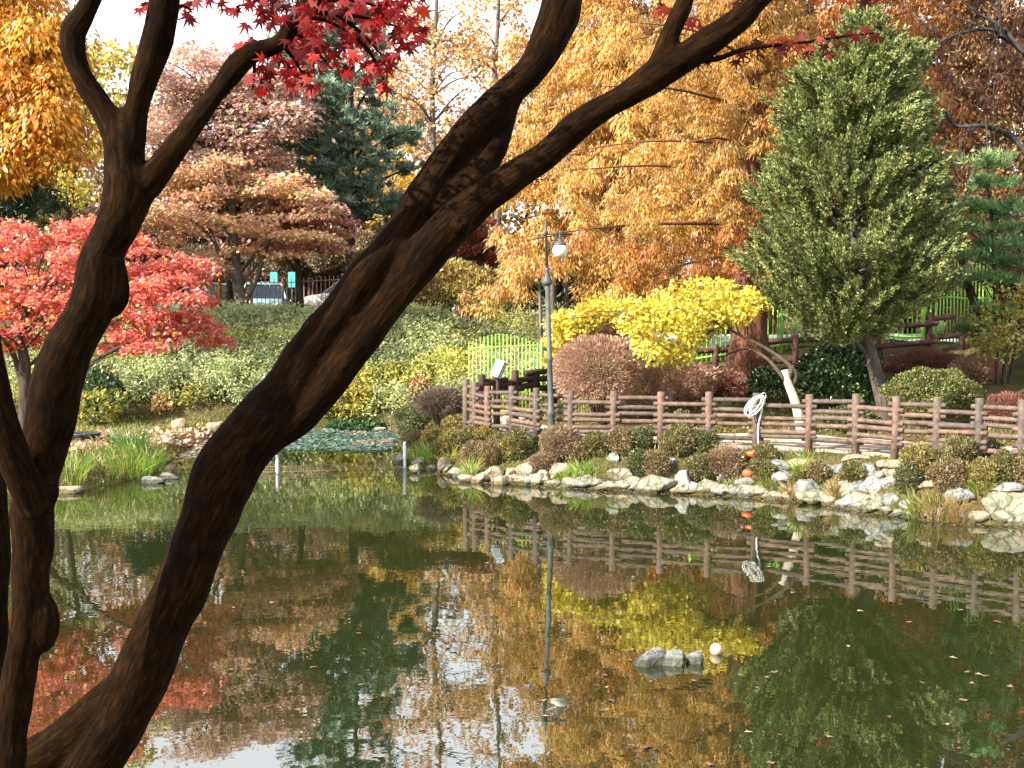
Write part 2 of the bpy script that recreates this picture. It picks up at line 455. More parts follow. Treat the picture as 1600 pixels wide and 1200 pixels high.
def ell(M, c, r, shell=.55):               # points inside an ellipsoid, towards its surface
    d = rdir(M); return np.asarray(c) + d * np.asarray(r) * (shell + (1 - shell) * rng.uniform(0, 1, (M, 1)))
def pxpads(lst, D, dd=1.0):                # crown tips read off the photograph, spread in depth
    return np.array([P(x, y, D + rng.uniform(-dd, dd)) for x, y in lst])
def inpoly(poly, n, D, dd):                # n crown tips filling an outline given in pixels, spread in depth
    poly = np.array(poly, float); lo, hi = poly.min(0), poly.max(0); out = []
    while len(out) < n:
        p = lo + (hi - lo) * rng.uniform(0, 1, 2); c = False
        for i in range(len(poly)):
            a, b_ = poly[i], poly[i - 1]
            if (a[1] > p[1]) != (b_[1] > p[1]) and p[0] < (b_[0] - a[0]) * (p[1] - a[1]) / (b_[1] - a[1]) + a[0]: c = not c
        if c: out.append(P(p[0], p[1], D + rng.uniform(-dd, dd)))
    return np.array(out)

def make_tree(name, label, base, trunk_pts, trunk_r, tips_for_limbs, fill, leafmat=LEAF, bark=BARK, limb_r=.06, extra=None, group=None, sides=9):
    root = thing(name, base, label, "tree", group)
    mb = MB()
    path = spline(trunk_pts, 4) if len(trunk_pts) < 10 else np.asarray(trunk_pts)
    mb.tube(path, np.linspace(trunk_r, trunk_r * .25, len(path)) * np.concatenate([[1.35, 1.12], np.ones(len(path) - 2)]), sides, True)
    if tips_for_limbs is not None and len(tips_for_limbs): limbs(mb, path, tips_for_limbs, limb_r)
    if extra: extra(mb)
    mb.build("trunk", bark, root)
    fo = Foliage(); fill(fo); fo.build("crown", leafmat, root)
    return root

# ------------------------------------------------------------------ log fence along the pond
POSTS = [(728, 592, 21.75), (742, 597, 21.45), (762, 603, 21.1), (800, 603, 20.6), (838, 606, 20.1), (892, 610, 19.75), (959, 611, 19.5),
         (1033, 612, 19.3), (1108, 612, 19.05), (1182, 614, 18.8), (1265, 616, 18.4), (1338, 615, 17.95), (1401, 619, 17.5), (1465, 620, 17.1),
         (1531, 622, 16.7), (1598, 624, 16.3), (1672, 626, 15.9), (1752, 628, 15.5)]
ORD = ["first", "second", "third", "fourth", "fifth", "sixth", "seventh", "eighth", "ninth", "tenth", "eleventh", "twelfth", "thirteenth", "fourteenth", "fifteenth", "sixteenth", "seventeenth", "eighteenth"]
ptop = [P(x, y, D) for x, y, D in POSTS]
fence = thing("log_fence", ptop[8] * [1, 1, 0] + [0, 0, .6], "low brown log fence with stacked round rails along the pond bank", "fence")
for i, t in enumerate(ptop):
    g = float(height(t[0], t[1])) - .12
    r = .066
    lean = rng.normal(0, .012, 2)
    pts = [[t[0] + lean[0], t[1] + lean[1], g], [t[0], t[1], (g + t[2]) / 2], [t[0], t[1], t[2] - .012], [t[0], t[1], t[2]]]
    MB().tube(pts, [r, r, r, r * .82], 14).build("post", LOG, fence)
XH, YHT = [.22, .43, .53, .66, .75], [.13, .30, .41, .55, .79]
for i in range(len(ptop) - 1):
    a, b_ = ptop[i], ptop[i + 1]
    e = unit((b_ - a) * [1, 1, 0]); nrm = np.array([e[1], -e[0], 0])
    if nrm[1] > 0: nrm = -nrm
    ha = a[2] - max(.62, float(height(a[0], a[1]))); hb = b_[2] - max(.62, float(height(b_[0], b_[1])))
    for k, f in enumerate(XH if i % 2 else YHT):
        off = nrm * (.018 if i % 2 else -.018)
        ov = .13
        s = a - e * ov + off; t = b_ + e * ov + off
        s = np.array([s[0], s[1], a[2] - f * ha + rng.normal(0, .006)]); t = np.array([t[0], t[1], b_[2] - f * hb + rng.normal(0, .006)])
        q = [s, s + (t - s) * .015, s + (t - s) * .5 + [0, 0, rng.normal(0, .0015)], s + (t - s) * .985, t]
        rr = .040 + rng.normal(0, .002)
        MB().tube(q, [rr * .8, rr, rr * 1.02, rr, rr * .8], 10).build("rail", LOG, fence)
KERB = mat_noise("pale_kerb", [(0.3, (.22, .2, .17)), (0.7, (.42, .39, .34))], 6, .9, .4, .02)
mb = MB()
for i in range(7, len(ptop) - 1):
    a, b_ = ptop[i], ptop[i + 1]; e = unit((b_ - a) * [1, 1, 0]); nrm = np.array([e[1], -e[0], 0])
    if nrm[1] > 0: nrm = -nrm
    back = -nrm * .09
    for s, t in [(a, b_)]:
        p0 = np.array([s[0], s[1], .66]) + back + e * .01; p1 = np.array([t[0], t[1], .66]) + back - e * .01
        mb.tube([p0, (p0 + p1) / 2 + [0, 0, rng.normal(0, .008)], p1], .06, 8)
tag(mb.build("kerb", KERB), kind="structure")

# path behind the fence, and a paved yard beyond the green fence
PATHM = mat_noise("path_dust", [(0.3, (.24, .2, .15)), (0.55, (.40, .35, .27)), (0.75, (.5, .45, .36))], 3, 1, .3, .02, 8)
Vp, Fp = [], []
c = np.array([[p[0], p[1]] for p in ptop]); c = np.vstack([c[0] + (c[0] - c[1]) * 6 + [0.3, 3], c]); cs = spline(c, 6)
for i, p in enumerate(cs):
    e = unit(cs[min(i + 1, len(cs) - 1)] - cs[max(i - 1, 0)]); nn = np.array([-e[1], e[0]])
    for j, w in enumerate(np.linspace(.25, 1.5, 6)):
        q = p + nn * w; Vp.append([q[0], q[1], float(height(q[0], q[1])) + .022])
for i in range(len(cs) - 1):
    for j in range(5):
        a = i * 6 + j; Fp.append([a, a + 6, a + 7, a + 1])
tag(mesh_from("path", Vp, np.array(Fp), PATHM, None, True), kind="structure")
YARD = mat_noise("yard_paving", [(0.3, (.42, .50, .46)), (0.7, (.62, .70, .66))], .8, .9, .1, .02, 6)
gxx, gyy = np.meshgrid(np.linspace(3.4, 16, 22), np.linspace(30.5, 44, 22))
Vy = np.stack([gxx.ravel(), gyy.ravel(), (height(gxx, gyy) + .05).ravel()], 1)
I = (np.arange(21)[:, None] * 22 + np.arange(21)[None]).ravel()
tag(mesh_from("yard", Vy, np.stack([I, I + 1, I + 23, I + 22], 1), YARD, None, True), kind="structure")

# ------------------------------------------------------------------ rail fences up the slope
def rail_fence(label, posts, rails, D0, matp=DARKLOG, r=.075):
    root = thing("rail_fence", G(posts[0][0], posts[0][1] + 40) * [1, 1, 1], label, "fence")
    for x, yt, D in posts:
        t = P(x, yt, D); g = float(height(t[0], t[1])) - .1
        MB().tube([[t[0], t[1], g], [t[0], t[1], t[2] - .02], [t[0], t[1], t[2]]], [r, r, r * .8], 12).build("post", matp, root)
    for x0, y0, x1, y1, Da, Db in rails:
        a, b_ = P(x0, y0, Da), P(x1, y1, Db)
        MB().tube([a, a + (b_ - a) * .02, b_ - (b_ - a) * .02, b_], [r * .75, r * .9, r * .9, r * .75], 10).build("rail", matp, root)
    return root
BROWNLOG = mat_noise("brown_log", [(0.3, (.05, .024, .018)), (0.7, (.15, .075, .055))], 7, .75, .35, .012)
rail_fence("dark zigzag log fence climbing behind the lamp posts, below the green gate", [(753, 585, 22.6), (776, 582, 22.9), (805, 578, 23.3), (834, 590, 23.8), (866, 588, 24.2)],
           [(745, 604, 780, 595, 22.5, 22.9), (758, 597, 792, 594, 22.7, 23.1), (776, 603, 812, 597, 22.9, 23.4), (770, 611, 818, 606, 22.9, 23.4), (790, 599, 842, 588, 23.2, 23.9), (800, 606, 842, 600, 23.3, 23.9),
            (820, 584, 862, 578, 23.6, 24.2), (824, 593, 866, 591, 23.7, 24.2), (832, 606, 872, 607, 23.8, 24.3)], 23)
rail_fence("brown log rail fence behind the thick redwood trunk", [(1062, 538, 24.4), (1118, 538, 24.7), (1243, 522, 25.2), (1293, 520, 25.4)],
           [(1050, 551, 1157, 545, 24.4, 24.9), (1050, 580, 1157, 575, 24.4, 24.9), (1150, 537, 1303, 528, 24.9, 25.5), (1150, 568, 1303, 560, 24.9, 25.5)], 25, BROWNLOG)
rail_fence("brown log rail fence on the slope right of the juniper trunk", [(1375, 515, 24.6), (1452, 488, 25.0), (1504, 494, 25.2)],
           [(1366, 513, 1465, 505, 24.5, 25), (1366, 542, 1465, 533, 24.5, 25), (1448, 499, 1492, 494, 25, 25.2), (1448, 528, 1540, 520, 25, 25.4)], 25, BROWNLOG)

# ------------------------------------------------------------------ metal picket fences
def picket_fence(name, label, a, b_, hts, gap, rad, rails, m, posts, cat="fence", knob=False, z0=None):
    """a, b_: plan ends; hts(u): picket height above ground; rails: heights; posts: u of posts"""
    a, b_ = np.array(a, float), np.array(b_, float); Lh = np.linalg.norm(b_ - a); n = int(Lh / gap)
    gz = lambda u: float(height(*(a + (b_ - a) * u))) if z0 is None else z0
    root = thing(name, [*a, gz(0)], label, cat)
    pk = MB()
    for i in range(n + 1):
        u = i / n; p = a + (b_ - a) * u; g = gz(u); h = hts(u)
        pk.tube([[*p, g + .06], [*p, g + h]], rad, 6)
        if knob: pk.ball([*p, g + h], rad * 1.9, 7, 5)
    pk.build("pickets", m, root)
    for h in rails:
        us = np.linspace(0, 1, 12)
        pts = [[*(a + (b_ - a) * u), gz(u) + (h(u) if callable(h) else h)] for u in us]
        MB().tube(pts, rad * 1.35, 6).build("rail", m, root)
    for u in posts:
        p = a + (b_ - a) * u; g = gz(u); h = hts(u) + .05
        MB().tube([[*p, g - .05], [*p, g + h], [*p, g + h + .02]], [rad * 3, rad * 3, rad * 2], 8).build("post", m, root)
    return root
ga, gb = P(733, 600, 25.5), P(846, 600, 25.5)
gh = float(height(ga[0], ga[1]))
gpic = lambda y: P(790, y, 25.5)[2] - gh
picket_fence("picket_gate", "bright green metal picket gate with an arched top left of the lamp posts", ga[:2], gb[:2],
             lambda u: gpic(537 - 14 * math.sin(min(u / .9, 1) * math.pi)), .085, .013, [lambda u: gpic(544 - 5 * u), .25], GREENPAINT, [1.0], "gate", True, gh)
c0, c1_ = P(1082, 560, 27.5), P(1460, 560, 28.0)
picket_fence("picket_fence", "long bright green picket fence seen through the trees behind the rail fence", c0[:2], c1_[:2],
             lambda u: 1.5, .12, .019, [.2, 1.35], GREENPAINT, [0, .2, .36, .6, .95])
c2, c3 = P(1462, 560, 28.0), P(1545, 560, 26.5)
picket_fence("picket_fence", "tall green picket fence panel rising right of the juniper", c2[:2], c3[:2],
             lambda u: 1.5 + 1.0 * sstep(0, .55, u), .11, .019, [.2, 1.2], GREENPAINT, [1.0])
RUST = mat_plain("rusty_pink_paint", (.46, .28, .26), .6)
ORANGEP = mat_plain("orange_paint", (.55, .22, .03), .5)
d0, d1 = P(395, 470, 36.5), P(905, 470, 37.5)
picket_fence("picket_fence", "pinkish brown picket fence in front of the parked cars on the far bank", d0[:2], d1[:2], lambda u: 1.45, .14, .014, [.12, 1.32], RUST, [.09, .27, .45, .66, .86], "fence")
e0, e1 = P(338, 470, 36.2), P(393, 470, 36.5)
picket_fence("picket_fence", "short orange picket fence at the foot of the rusty maple", e0[:2], e1[:2], lambda u: 1.5, .16, .016, [.1, .85, 1.4], ORANGEP, [0.1, .4, 1])

# ------------------------------------------------------------------ lamp posts
GLOBE, ntg, Ng, Lg, bgm = nodes("lamp_globe")
bgm.inputs["Base Color"].default_value = (.80, .78, .62, 1); bgm.inputs["Roughness"].default_value = .25
bgm.inputs["Subsurface Weight"].default_value = 0.0
def lamp(label, px, D, ytop, ybell, ygl, xgl, s=1.0):
    base = foot(px, D); top = P(px, ytop, D); zb = P(px, ybell, D)[2]; gl = P(xgl, ygl, D)
    root = thing("lamp_post", base, label, "lamp post", "park lamp posts")
    x, y, z = base
    MB().lathe([x, y, 0], [(.10, z - .05), (.10, z + .12), (.075, z + .2), (.068, z + .62), (.082, z + .64), (.082, z + .70), (.056, z + .74), (.048, z + 1.6), (.06, z + 1.62), (.06, z + 1.68), (.046, z + 1.7), (.042, zb - .02)], 14).build("pole", LAMPMETAL, root)
    MB().lathe([x, y, 0], [(.055, zb - .16), (.10, zb - .12), (.09, zb - .08), (.045, zb + .02), (.04, zb + .1), (.05, zb + .13), (.03, zb + .16)], 14).build("collar", LAMPMETAL, root)
    MB().lathe([x, y, 0], [(.026, zb + .1), (.024, top[2] - .25), (.04, top[2] - .24), (.04, top[2] - .2), (.02, top[2] - .19), (.016, top[2] - .04), (.004, top[2])], 10).build("spire", LAMPMETAL, root)
    za = gl[2] + .30
    arm = MB(); arm.tube([[x - .12, y, za], [x, y, za], [gl[0] + .14, gl[1], za]], .016, 8)
    arm.tube(spline([[x, y, za - .22], [x + .12, y, za - .16], [gl[0] - .06, gl[1], za - .02]], 5), .012, 6)
    arm.tube([[gl[0], gl[1], za], [gl[0], gl[1], za - .12]], .018, 8)
    arm.build("arm", LAMPMETAL, root)
    MB().lathe([gl[0], gl[1], 0], [(.115, gl[2] + .085), (.122, gl[2] + .10), (.08, gl[2] + .15), (.03, gl[2] + .18), (.03, gl[2] + .21)], 14).build("cap", LAMPMETAL, root)
    MB().ball(gl, .142, 20, 14).build("globe", GLOBE, root)
    root.rotation_euler.y = -.031
lamp("near grey lamp post with one white globe, standing at the log fence", 863, 19.72, 343, 432, 392, 885)
lamp("farther thin grey lamp post just left of the near one, behind the fence", 848, 28.2, 362, 413, 389, 884)

# floodlight on a post in front of the green gate
WHITEM = mat_plain("white_metal", (.40, .44, .46), .35)
GLASSD = mat_plain("floodlight_glass", (.12, .16, .19), .15)
fl = P(779, 578, 22.2); fb = on_ground(fl[0] - .02, fl[1])
root = thing("floodlight", fb, "pale grey floodlight tilted on a short post below the green gate", "floodlight")
R = np.array(Matrix.Rotation(math.radians(18), 3, 'Y') @ Matrix.Rotation(math.radians(-35), 3, 'Z') @ Matrix.Rotation(math.radians(-12), 3, 'X'))
MB().tube([fb, [fl[0] - .02, fl[1] + .1, fl[2] - .1]], .035, 8).build("post", DARKLOG, root)
MB().box(fl, (.19, .14, .32), R).build("housing", WHITEM, root, False)
MB().box(fl + R @ np.array([0, -.075, 0]), (.15, .012, .27), R).build("lens", GLASSD, root, False)
MB().box(fl + R @ np.array([0, 0, .18]), (.22, .18, .025), R).build("hood", WHITEM, root, False)

# ------------------------------------------------------------------ net across the inlet
n0, n1 = W(434, 740), W(633, 731)
net_pole = MB()
POLEW = mat_plain("white_pole", (.75, .76, .74), .4)
for p, yt, lab in ((n0, 712, "white net pole standing in the pond near the leaning trunk"), (n1, 691, "white net pole standing in the pond near the rocky corner")):
    t = P(0, yt, p[1])[2]
    o = MB().tube([[p[0], p[1], -.5], [p[0] - .01, p[1], t], [p[0] - .01, p[1], t + .008]], [.032, .03, .02], 10).build("net_pole", POLEW)
    tag(o, lab, "pole", "white poles of the pond net")
NETM = mat_plain("net_cord", (.34, .21, .12), .8)
nt_ = MB()
a0 = np.array([n0[0], n0[1], P(0, 729, n0[1])[2]]); a1 = np.array([n1[0], n1[1], P(0, 717, n1[1])[2]])
l0 = np.array([n0[0] - 2.6, n0[1] + .2, a0[2] - .02])
def sag(a, b_, s, k=14):
    u = np.linspace(0, 1, k)[:, None]
    return a + (b_ - a) * u + np.array([0, 0, -s]) * (4 * u * (1 - u))
for top, bot in ((sag(a0, a1, .03), sag(a0 * [1, 1, 0] + [0, 0, .03], a1 * [1, 1, 0] + [0, 0, .03], .01)), (sag(l0, a0, .03), sag(l0 * [1, 1, 0] + [0, 0, .03], a0 * [1, 1, 0] + [0, 0, .03], .01))):
    nt_.tube(top, .007, 5); nt_.tube(bot, .007, 5); nt_.tube((top + bot) / 2, .003, 4)
    for i in range(1, 56):
        u = i / 56; k = u * (len(top) - 1); j = int(k); f = k - j
        nt_.tube([top[j] * (1 - f) + top[min(j + 1, 13)] * f, bot[j] * (1 - f) + bot[min(j + 1, 13)] * f], .0036, 4, False)
tag(nt_.build("pond_net", NETM), "thin brown net with rope edges strung between the white poles over the pond", "net")

# ------------------------------------------------------------------ rocks
def rock_mesh(c, r, seed, flat=.0, sub=3):
    bm = bmesh.new(); bmesh.ops.create_icosphere(bm, subdivisions=sub, radius=1)
    V = np.array([v.co[:] for v in bm.verts]); Fs = [[v.index for v in f.verts] for f in bm.faces]; bm.free()
    g = np.random.default_rng(seed)
    for _ in range(9):                    # planar facets
        d = unit(g.normal(size=3)); k = g.uniform(.50, .85)
        s = V @ d; V = V - np.maximum(s - k, 0)[:, None] * d * .96
    V = V * (1 + .13 * (vnoise(V[:, 0] * 2 + seed, V[:, 1] * 2 + V[:, 2] * 1.7) - .5)[:, None] + .10 * (vnoise(V[:, 0] * 6, V[:, 2] * 6 + V[:, 1] * 5 + seed) - .5)[:, None] + .06 * (vnoise(V[:, 0] * 15, V[:, 2] * 15 + V[:, 1] * 13 + seed) - .5)[:, None])
    a = g.uniform(-.35, .35); ca, sa = math.cos(a), math.sin(a)
    V = V @ np.array([[ca, 0, sa], [0, 1, 0], [-sa, 0, ca]]).T
    V = V / np.abs(V).max(0)
    return V * np.array(r) + np.array(c), np.array(Fs)
def add_rock(name, px, py, rx, ry, mi, label, seed, group="rocks along the pond bank", D=None):
    b = G(px, py + ry * .85) if D is None else P(px, py + ry * .85, D)
    D = b[1]; s = D / F
    c = b + np.array([0, ry * s * .6, ry * s * .55]); r = np.array([rx * 1.3, max(ry * 1.5, rx * .85), ry * 1.5]) * s
    V, Fs = rock_mesh(c * 0, r, seed, sub=4)
    o = mesh_from(name, V, Fs, STONES[mi], None, True); o.location = c
    for p in o.data.polygons: p.use_smooth = True
    tag(o, label, "rock", group)
    return o
# px, py, rx, ry, stone (0 cream, 1 grey, 2 mossy, 3 speckled white), words
ROCKS = [(812, 748, 16, 8, 0), (837, 747, 12, 10, 0), (822, 733, 13, 9, 0), (872, 735, 19, 10, 0), (861, 755, 9, 6, 2), (891, 755, 13, 8, 2), (920, 752, 18, 8, 2), (955, 760, 21, 5, 0), (972, 741, 18, 10, 2), (990, 753, 15, 8, 2),
 (1030, 756, 31, 12, 2), (1071, 750, 13, 13, 3), (1069, 766, 19, 4, 0), (1106, 758, 15, 10, 2), (1129, 767, 17, 8, 0), (1167, 767, 20, 8, 2), (1050, 720, 11, 7, 1), (960, 717, 9, 8, 1), (1165, 752, 15, 6, 1), (1199, 776, 9, 5, 0),
 (694, 728, 9, 11, 0), (710, 736, 10, 7, 0), (727, 748, 14, 6, 0), (752, 747, 13, 9, 0), (770, 739, 15, 10, 0), (780, 751, 17, 7, 0), (797, 738, 9, 7, 0), (625, 718, 10, 6, 1), (745, 735, 9, 7, 0), (850, 742, 9, 7, 0),
 (1224, 748, 15, 9, 3), (1207, 772, 9, 5, 0), (1262, 765, 17, 13, 1), (1277, 775, 27, 9, 2), (1320, 766, 11, 14, 2), (1340, 762, 17, 10, 1), (1342, 778, 15, 7, 0), (1365, 758, 16, 12, 3), (1392, 752, 14, 10, 3), (1375, 741, 15, 6, 1), (1397, 738, 14, 7, 0),
 (1355, 733, 16, 8, 1), (1315, 731, 9, 7, 1), (1295, 733, 14, 7, 3), (1222, 727, 19, 8, 1), (1362, 793, 18, 10, 2), (1369, 779, 15, 8, 0), (1390, 780, 13, 8, 1), (1505, 775, 21, 11, 1), (1452, 758, 13, 7, 0), (1578, 793, 32, 20, 2), (1532, 808, 19, 8, 0),
 (1575, 775, 24, 9, 0), (1577, 760, 23, 6, 1), (1598, 812, 13, 9, 1), (1255, 722, 20, 5, 0), (1395, 724, 20, 5, 0), (1338, 716, 20, 5, 0), (1240, 770, 12, 6, 2), (1420, 788, 11, 6, 1), (1460, 795, 14, 6, 2), (1490, 796, 12, 6, 1), (1650, 795, 30, 18, 2), (1640, 822, 16, 8, 1), (1130, 745, 10, 6, 1), (905, 740, 10, 6, 1), (1012, 738, 11, 6, 1)]
for k, x in enumerate(np.arange(650, 1600, 21.5)):      # smaller stones filling the water's edge
    wl = np.interp(x, [p[0] for p in shore_px[:12]][::-1], [p[1] for p in shore_px[:12]][::-1])
    rx = 7 + 6 * hash2(k * 1.0, 3.0); ROCKS.append((float(x + 5 * hash2(k * 1.0, 7.0)), float(wl - 5 - 9 * hash2(k * 1.0, 9.0)), float(rx), float(rx * (.5 + .3 * hash2(k * 1.0, 5.0))), int([1, 2, 2, 0, 1, 3][int(6 * hash2(k * 1.0, 11.0))])))
def nearest_post(px): return int(np.argmin([abs(px - p[0]) for p in POSTS]))
def uniq(items, lab):
    """items: list of (key label, px); repeats get told apart by their order from left to right"""
    out = list(lab); d = {}
    for i, l in enumerate(lab): d.setdefault(l, []).append(i)
    for l, ids in d.items():
        if len(ids) > 1:
            ids.sort(key=lambda i: items[i][0])
            w = ["left", "right"] if len(ids) == 2 else ["leftmost", "middle", "rightmost"] if len(ids) == 3 else [f"{ORD[k]} from the left" for k in range(len(ids))]
            for k, i in enumerate(ids): out[i] = l + f", {w[k]} of {['two','three','four','five','six'][len(ids)-2]}"
    return out
TONE = ["cream", "grey", "mossy beige", "speckled white"]
labs = []
for x, y, rx, ry, mi in ROCKS:
    sz = "big" if rx * ry > 330 else "small" if rx * ry < 80 else "medium"
    shp = "flat rock" if rx > 2.2 * ry else "upright rock" if ry >= rx else "rounded rock"
    lip = [p for p in shore_px[:12]]
    wl = np.interp(x, [p[0] for p in lip][::-1], [p[1] for p in lip][::-1])
    row = "at the waterline" if wl - (y + ry) < 9 else "up the bank" if wl - (y + ry) > 28 else "just above the waterline"
    labs.append(f"{sz} {TONE[mi]} {shp} {row} below {ORD[nearest_post(x)]} pond fence post")
labs = uniq(ROCKS, labs)
for i, (x, y, rx, ry, mi) in enumerate(ROCKS):
    add_rock("rock", x, y, rx, ry, mi, labs[i], 100 + i)
# three stones and a ball out in the pond
def pond_rock(x, ytop, rx, ry, mi, label, seed):
    b = W(x, ytop + 2 * ry); s = b[1] / F
    V, Fs = rock_mesh(np.zeros(3), np.array([rx * s, rx * s * .75, 2 * ry * s]), seed, sub=4)
    o = mesh_from("pond_rock", V, Fs, STONES[mi], None, True); o.location = b + np.array([0, .1, 0])
    tag(o, label, "rock", "rocks standing in the pond")
pond_rock(1018, 1015, 32, 13, 1, "pointed left rock of the three grey rocks in open water", 911)
pond_rock(1052, 1020, 28, 11, 1, "middle rock of the three grey rocks in open water", 925)
pond_rock(1090, 1016, 17, 12, 1, "small rounded right rock of the three grey rocks in open water", 937)
bp = W(1119, 1021); s = bp[1] / F
o = MB().ball((0, 0, 0), .056, 20, 14).build("ball", mat_plain("ball_plastic", (.58, .44, .29), .35)); o.location = bp + np.array([0, 0, .034])
tag(o, "pale cream ball floating beside the grey rocks", "ball")

# ------------------------------------------------------------------ shrubs
STEM = mat_noise("stem", [(0.3, (.05, .035, .025)), (0.7, (.13, .09, .06))], 20, .9, 0)
OLIVE = [(3, '#6c6c3c'), (3, '#7e7644'), (2, '#565e34'), (1.2, '#907c48'), (.4, '#94704a')]
RUSTY = [(3, '#82744a'), (3, '#8e7850'), (2, '#6c6c40'), (1.5, '#947252')]
PURP = [(3, '#a08a70'), (2, '#927a64'), (2, '#a88e66'), (1, '#827a4c')]
DKGR = [(3, '#5a6238'), (3, '#686c40'), (2, '#48522e'), (1, '#7e7c48')]
YEL = [(3, '#9c8a48'), (2, '#86803f'), (2, '#6e703c'), (1, '#b0944c')]
PALS = {'o': OLIVE, 'r': RUSTY, 'p': PURP, 'd': DKGR, 'y': YEL}
WORD = {'o': "olive green clipped azalea", 'r': "rusty brown clipped azalea", 'p': "purplish brown twiggy azalea", 'd': "dark green clipped azalea", 'y': "yellowish olive azalea"}
def dome(name, c, r, pal, label, cat="shrub", group=None, ln=.05, wd=.026, dens=1.0, leafmat=LEAF, twiggy=False, stems=7, bottom=-.75, lump=.42):
    """a bush: stems from the foot and small leaves through the outer shell; c centre, r radii"""
    c, r = np.asarray(c, float), np.asarray(r, float)
    base = np.array([c[0], c[1], max(0.02, float(height(c[0], c[1])))])
    root = thing(name, base, label, cat, group)
    st = MB()
    for k in range(stems):
        a = rng.uniform(0, 2 * np.pi); e = c + r * np.array([math.cos(a) * .6, math.sin(a) * .6, rng.uniform(.1, .6)])
        st.tube(spline([base + np.array([math.cos(a), math.sin(a), 0]) * .04 - [0, 0, .04], (base + e) / 2 + rng.normal(0, .03, 3), e], 3), np.linspace(.014, .004, 7) * max(1, r[0] / .5), 5, False)
    st.build("stems", STEM, root)
    area = 4 * np.pi * (r[0] * r[2] + r[0] * r[0]) / 2
    n = int(min(26000, area / (ln * wd * .5) * 2.0 * dens))
    d = rdir(n); d = d[d[:, 2] > bottom]; n = len(d)
    sd_ = rng.uniform(0, 50)
    lm = 1 + lump * (vnoise(d[:, 0] * 2.6 + sd_, d[:, 1] * 2.6 + d[:, 2] * 2.2) - .5) + .18 * (vnoise(d[:, 0] * 7 + sd_, d[:, 2] * 7 + d[:, 1] * 6) - .5)
    q = 1 - np.abs(rng.normal(0, .11 if not twiggy else .18, n)); q = np.where(rng.uniform(0, 1, n) < .18, rng.uniform(.45, 1, n), q)
    pos = c + d * r * (lm * q)[:, None]
    A = d * (1.6 if twiggy else .8) + rng.normal(0, .6 if not twiggy else .45, (n, 3)) + np.array([0, 0, .35])
    Nn = d + rng.normal(0, .5, (n, 3)) + np.array([0, 0, .3])
    cc = pick(n, pal) * (0.8 + .4 * vnoise(d[:, 0] * 4 + sd_, d[:, 2] * 4 + d[:, 1] * 3))[:, None]
    fo = Foliage(); fo.add(pos, A, Nn, ln * rng.uniform(.6, 1.35, n), wd * rng.uniform(.6, 1.35, n), cc)
    fo.build("foliage", leafmat, root)
    return root
SHR = [(1066, 657, 13, 14, 'o'), (1066, 692, 28, 23, 'o'), (1106, 696, 17, 17, 'd'), (972, 693, 21, 19, 'r'), (1002, 690, 17, 17, 'd'), (930, 697, 18, 18, 'o'), (877, 697, 29, 26, 'p'), (905, 709, 15, 15, 'r'),
 (810, 699, 15, 24, 'o'), (807, 672, 11, 9, 'o'), (852, 725, 21, 15, 'p'), (1000, 727, 17, 20, 'd'), (1027, 730, 19, 21, 'r'), (1097, 736, 21, 22, 'o'), (1135, 725, 26, 24, 'p'), (1197, 714, 18, 17, 'o'), (1190, 737, 22, 15, 'o'),
 (1335, 740, 17, 16, 'o'), (1280, 741, 17, 16, 'r'), (1250, 752, 14, 13, 'o'), (1436, 720, 23, 21, 'y'), (1422, 752, 17, 22, 'd'), (1476, 718, 21, 15, 'o'), (1510, 705, 25, 21, 'o'), (1547, 707, 18, 17, 'o'),
 (1485, 745, 27, 24, 'r'), (1537, 745, 21, 22, 'y'), (1572, 730, 21, 21, 'o'), (1606, 742, 17, 17, 'r'), (1640, 720, 30, 26, 'o'),
 (662, 657, 42, 24, 'd'), (640, 680, 18, 20, 'd'), (655, 690, 19, 15, 'r'), (675, 690, 17, 18, 'y'), (710, 668, 21, 15, 'y'), (707, 693, 21, 19, 'y'), (734, 686, 19, 15, 'o'), (762, 679, 19, 11, 'y'), (741, 708, 17, 15, 'r'), (767, 711, 19, 20, 'r'), (795, 705, 15, 20, 'y'), (690, 705, 15, 13, 'y'), (690, 672, 18, 14, 'o'), (785, 690, 16, 12, 'o')]
labs = []
for x, y, rx, ry, k in SHR:
    sz = "large" if rx > 24 else "small" if rx < 16 else "medium"
    row = "beside the fence" if y < 700 else "halfway down the bank" if y < 728 else "low among the rocks"
    labs.append(f"{sz} {WORD[k]} {row} near {ORD[nearest_post(x)]} pond fence post")
labs = uniq(SHR, labs)
for i, (x, y, rx, ry, k) in enumerate(SHR):
    b_ = G(x, min(y + ry * .9, 742 if x < 760 else 900)); s = b_[1] / F
    c = np.array([b_[0], b_[1] + rx * s * .5, P(0, y, b_[1])[2]])
    dome("azalea_shrub", c, np.array([rx * 1.14, rx * 1.1, ry * 1.12]) * s, PALS[k], labs[i], "shrub", "clipped azaleas on the rocky bank", .042, .02, 1.0, LEAF, k == 'p')

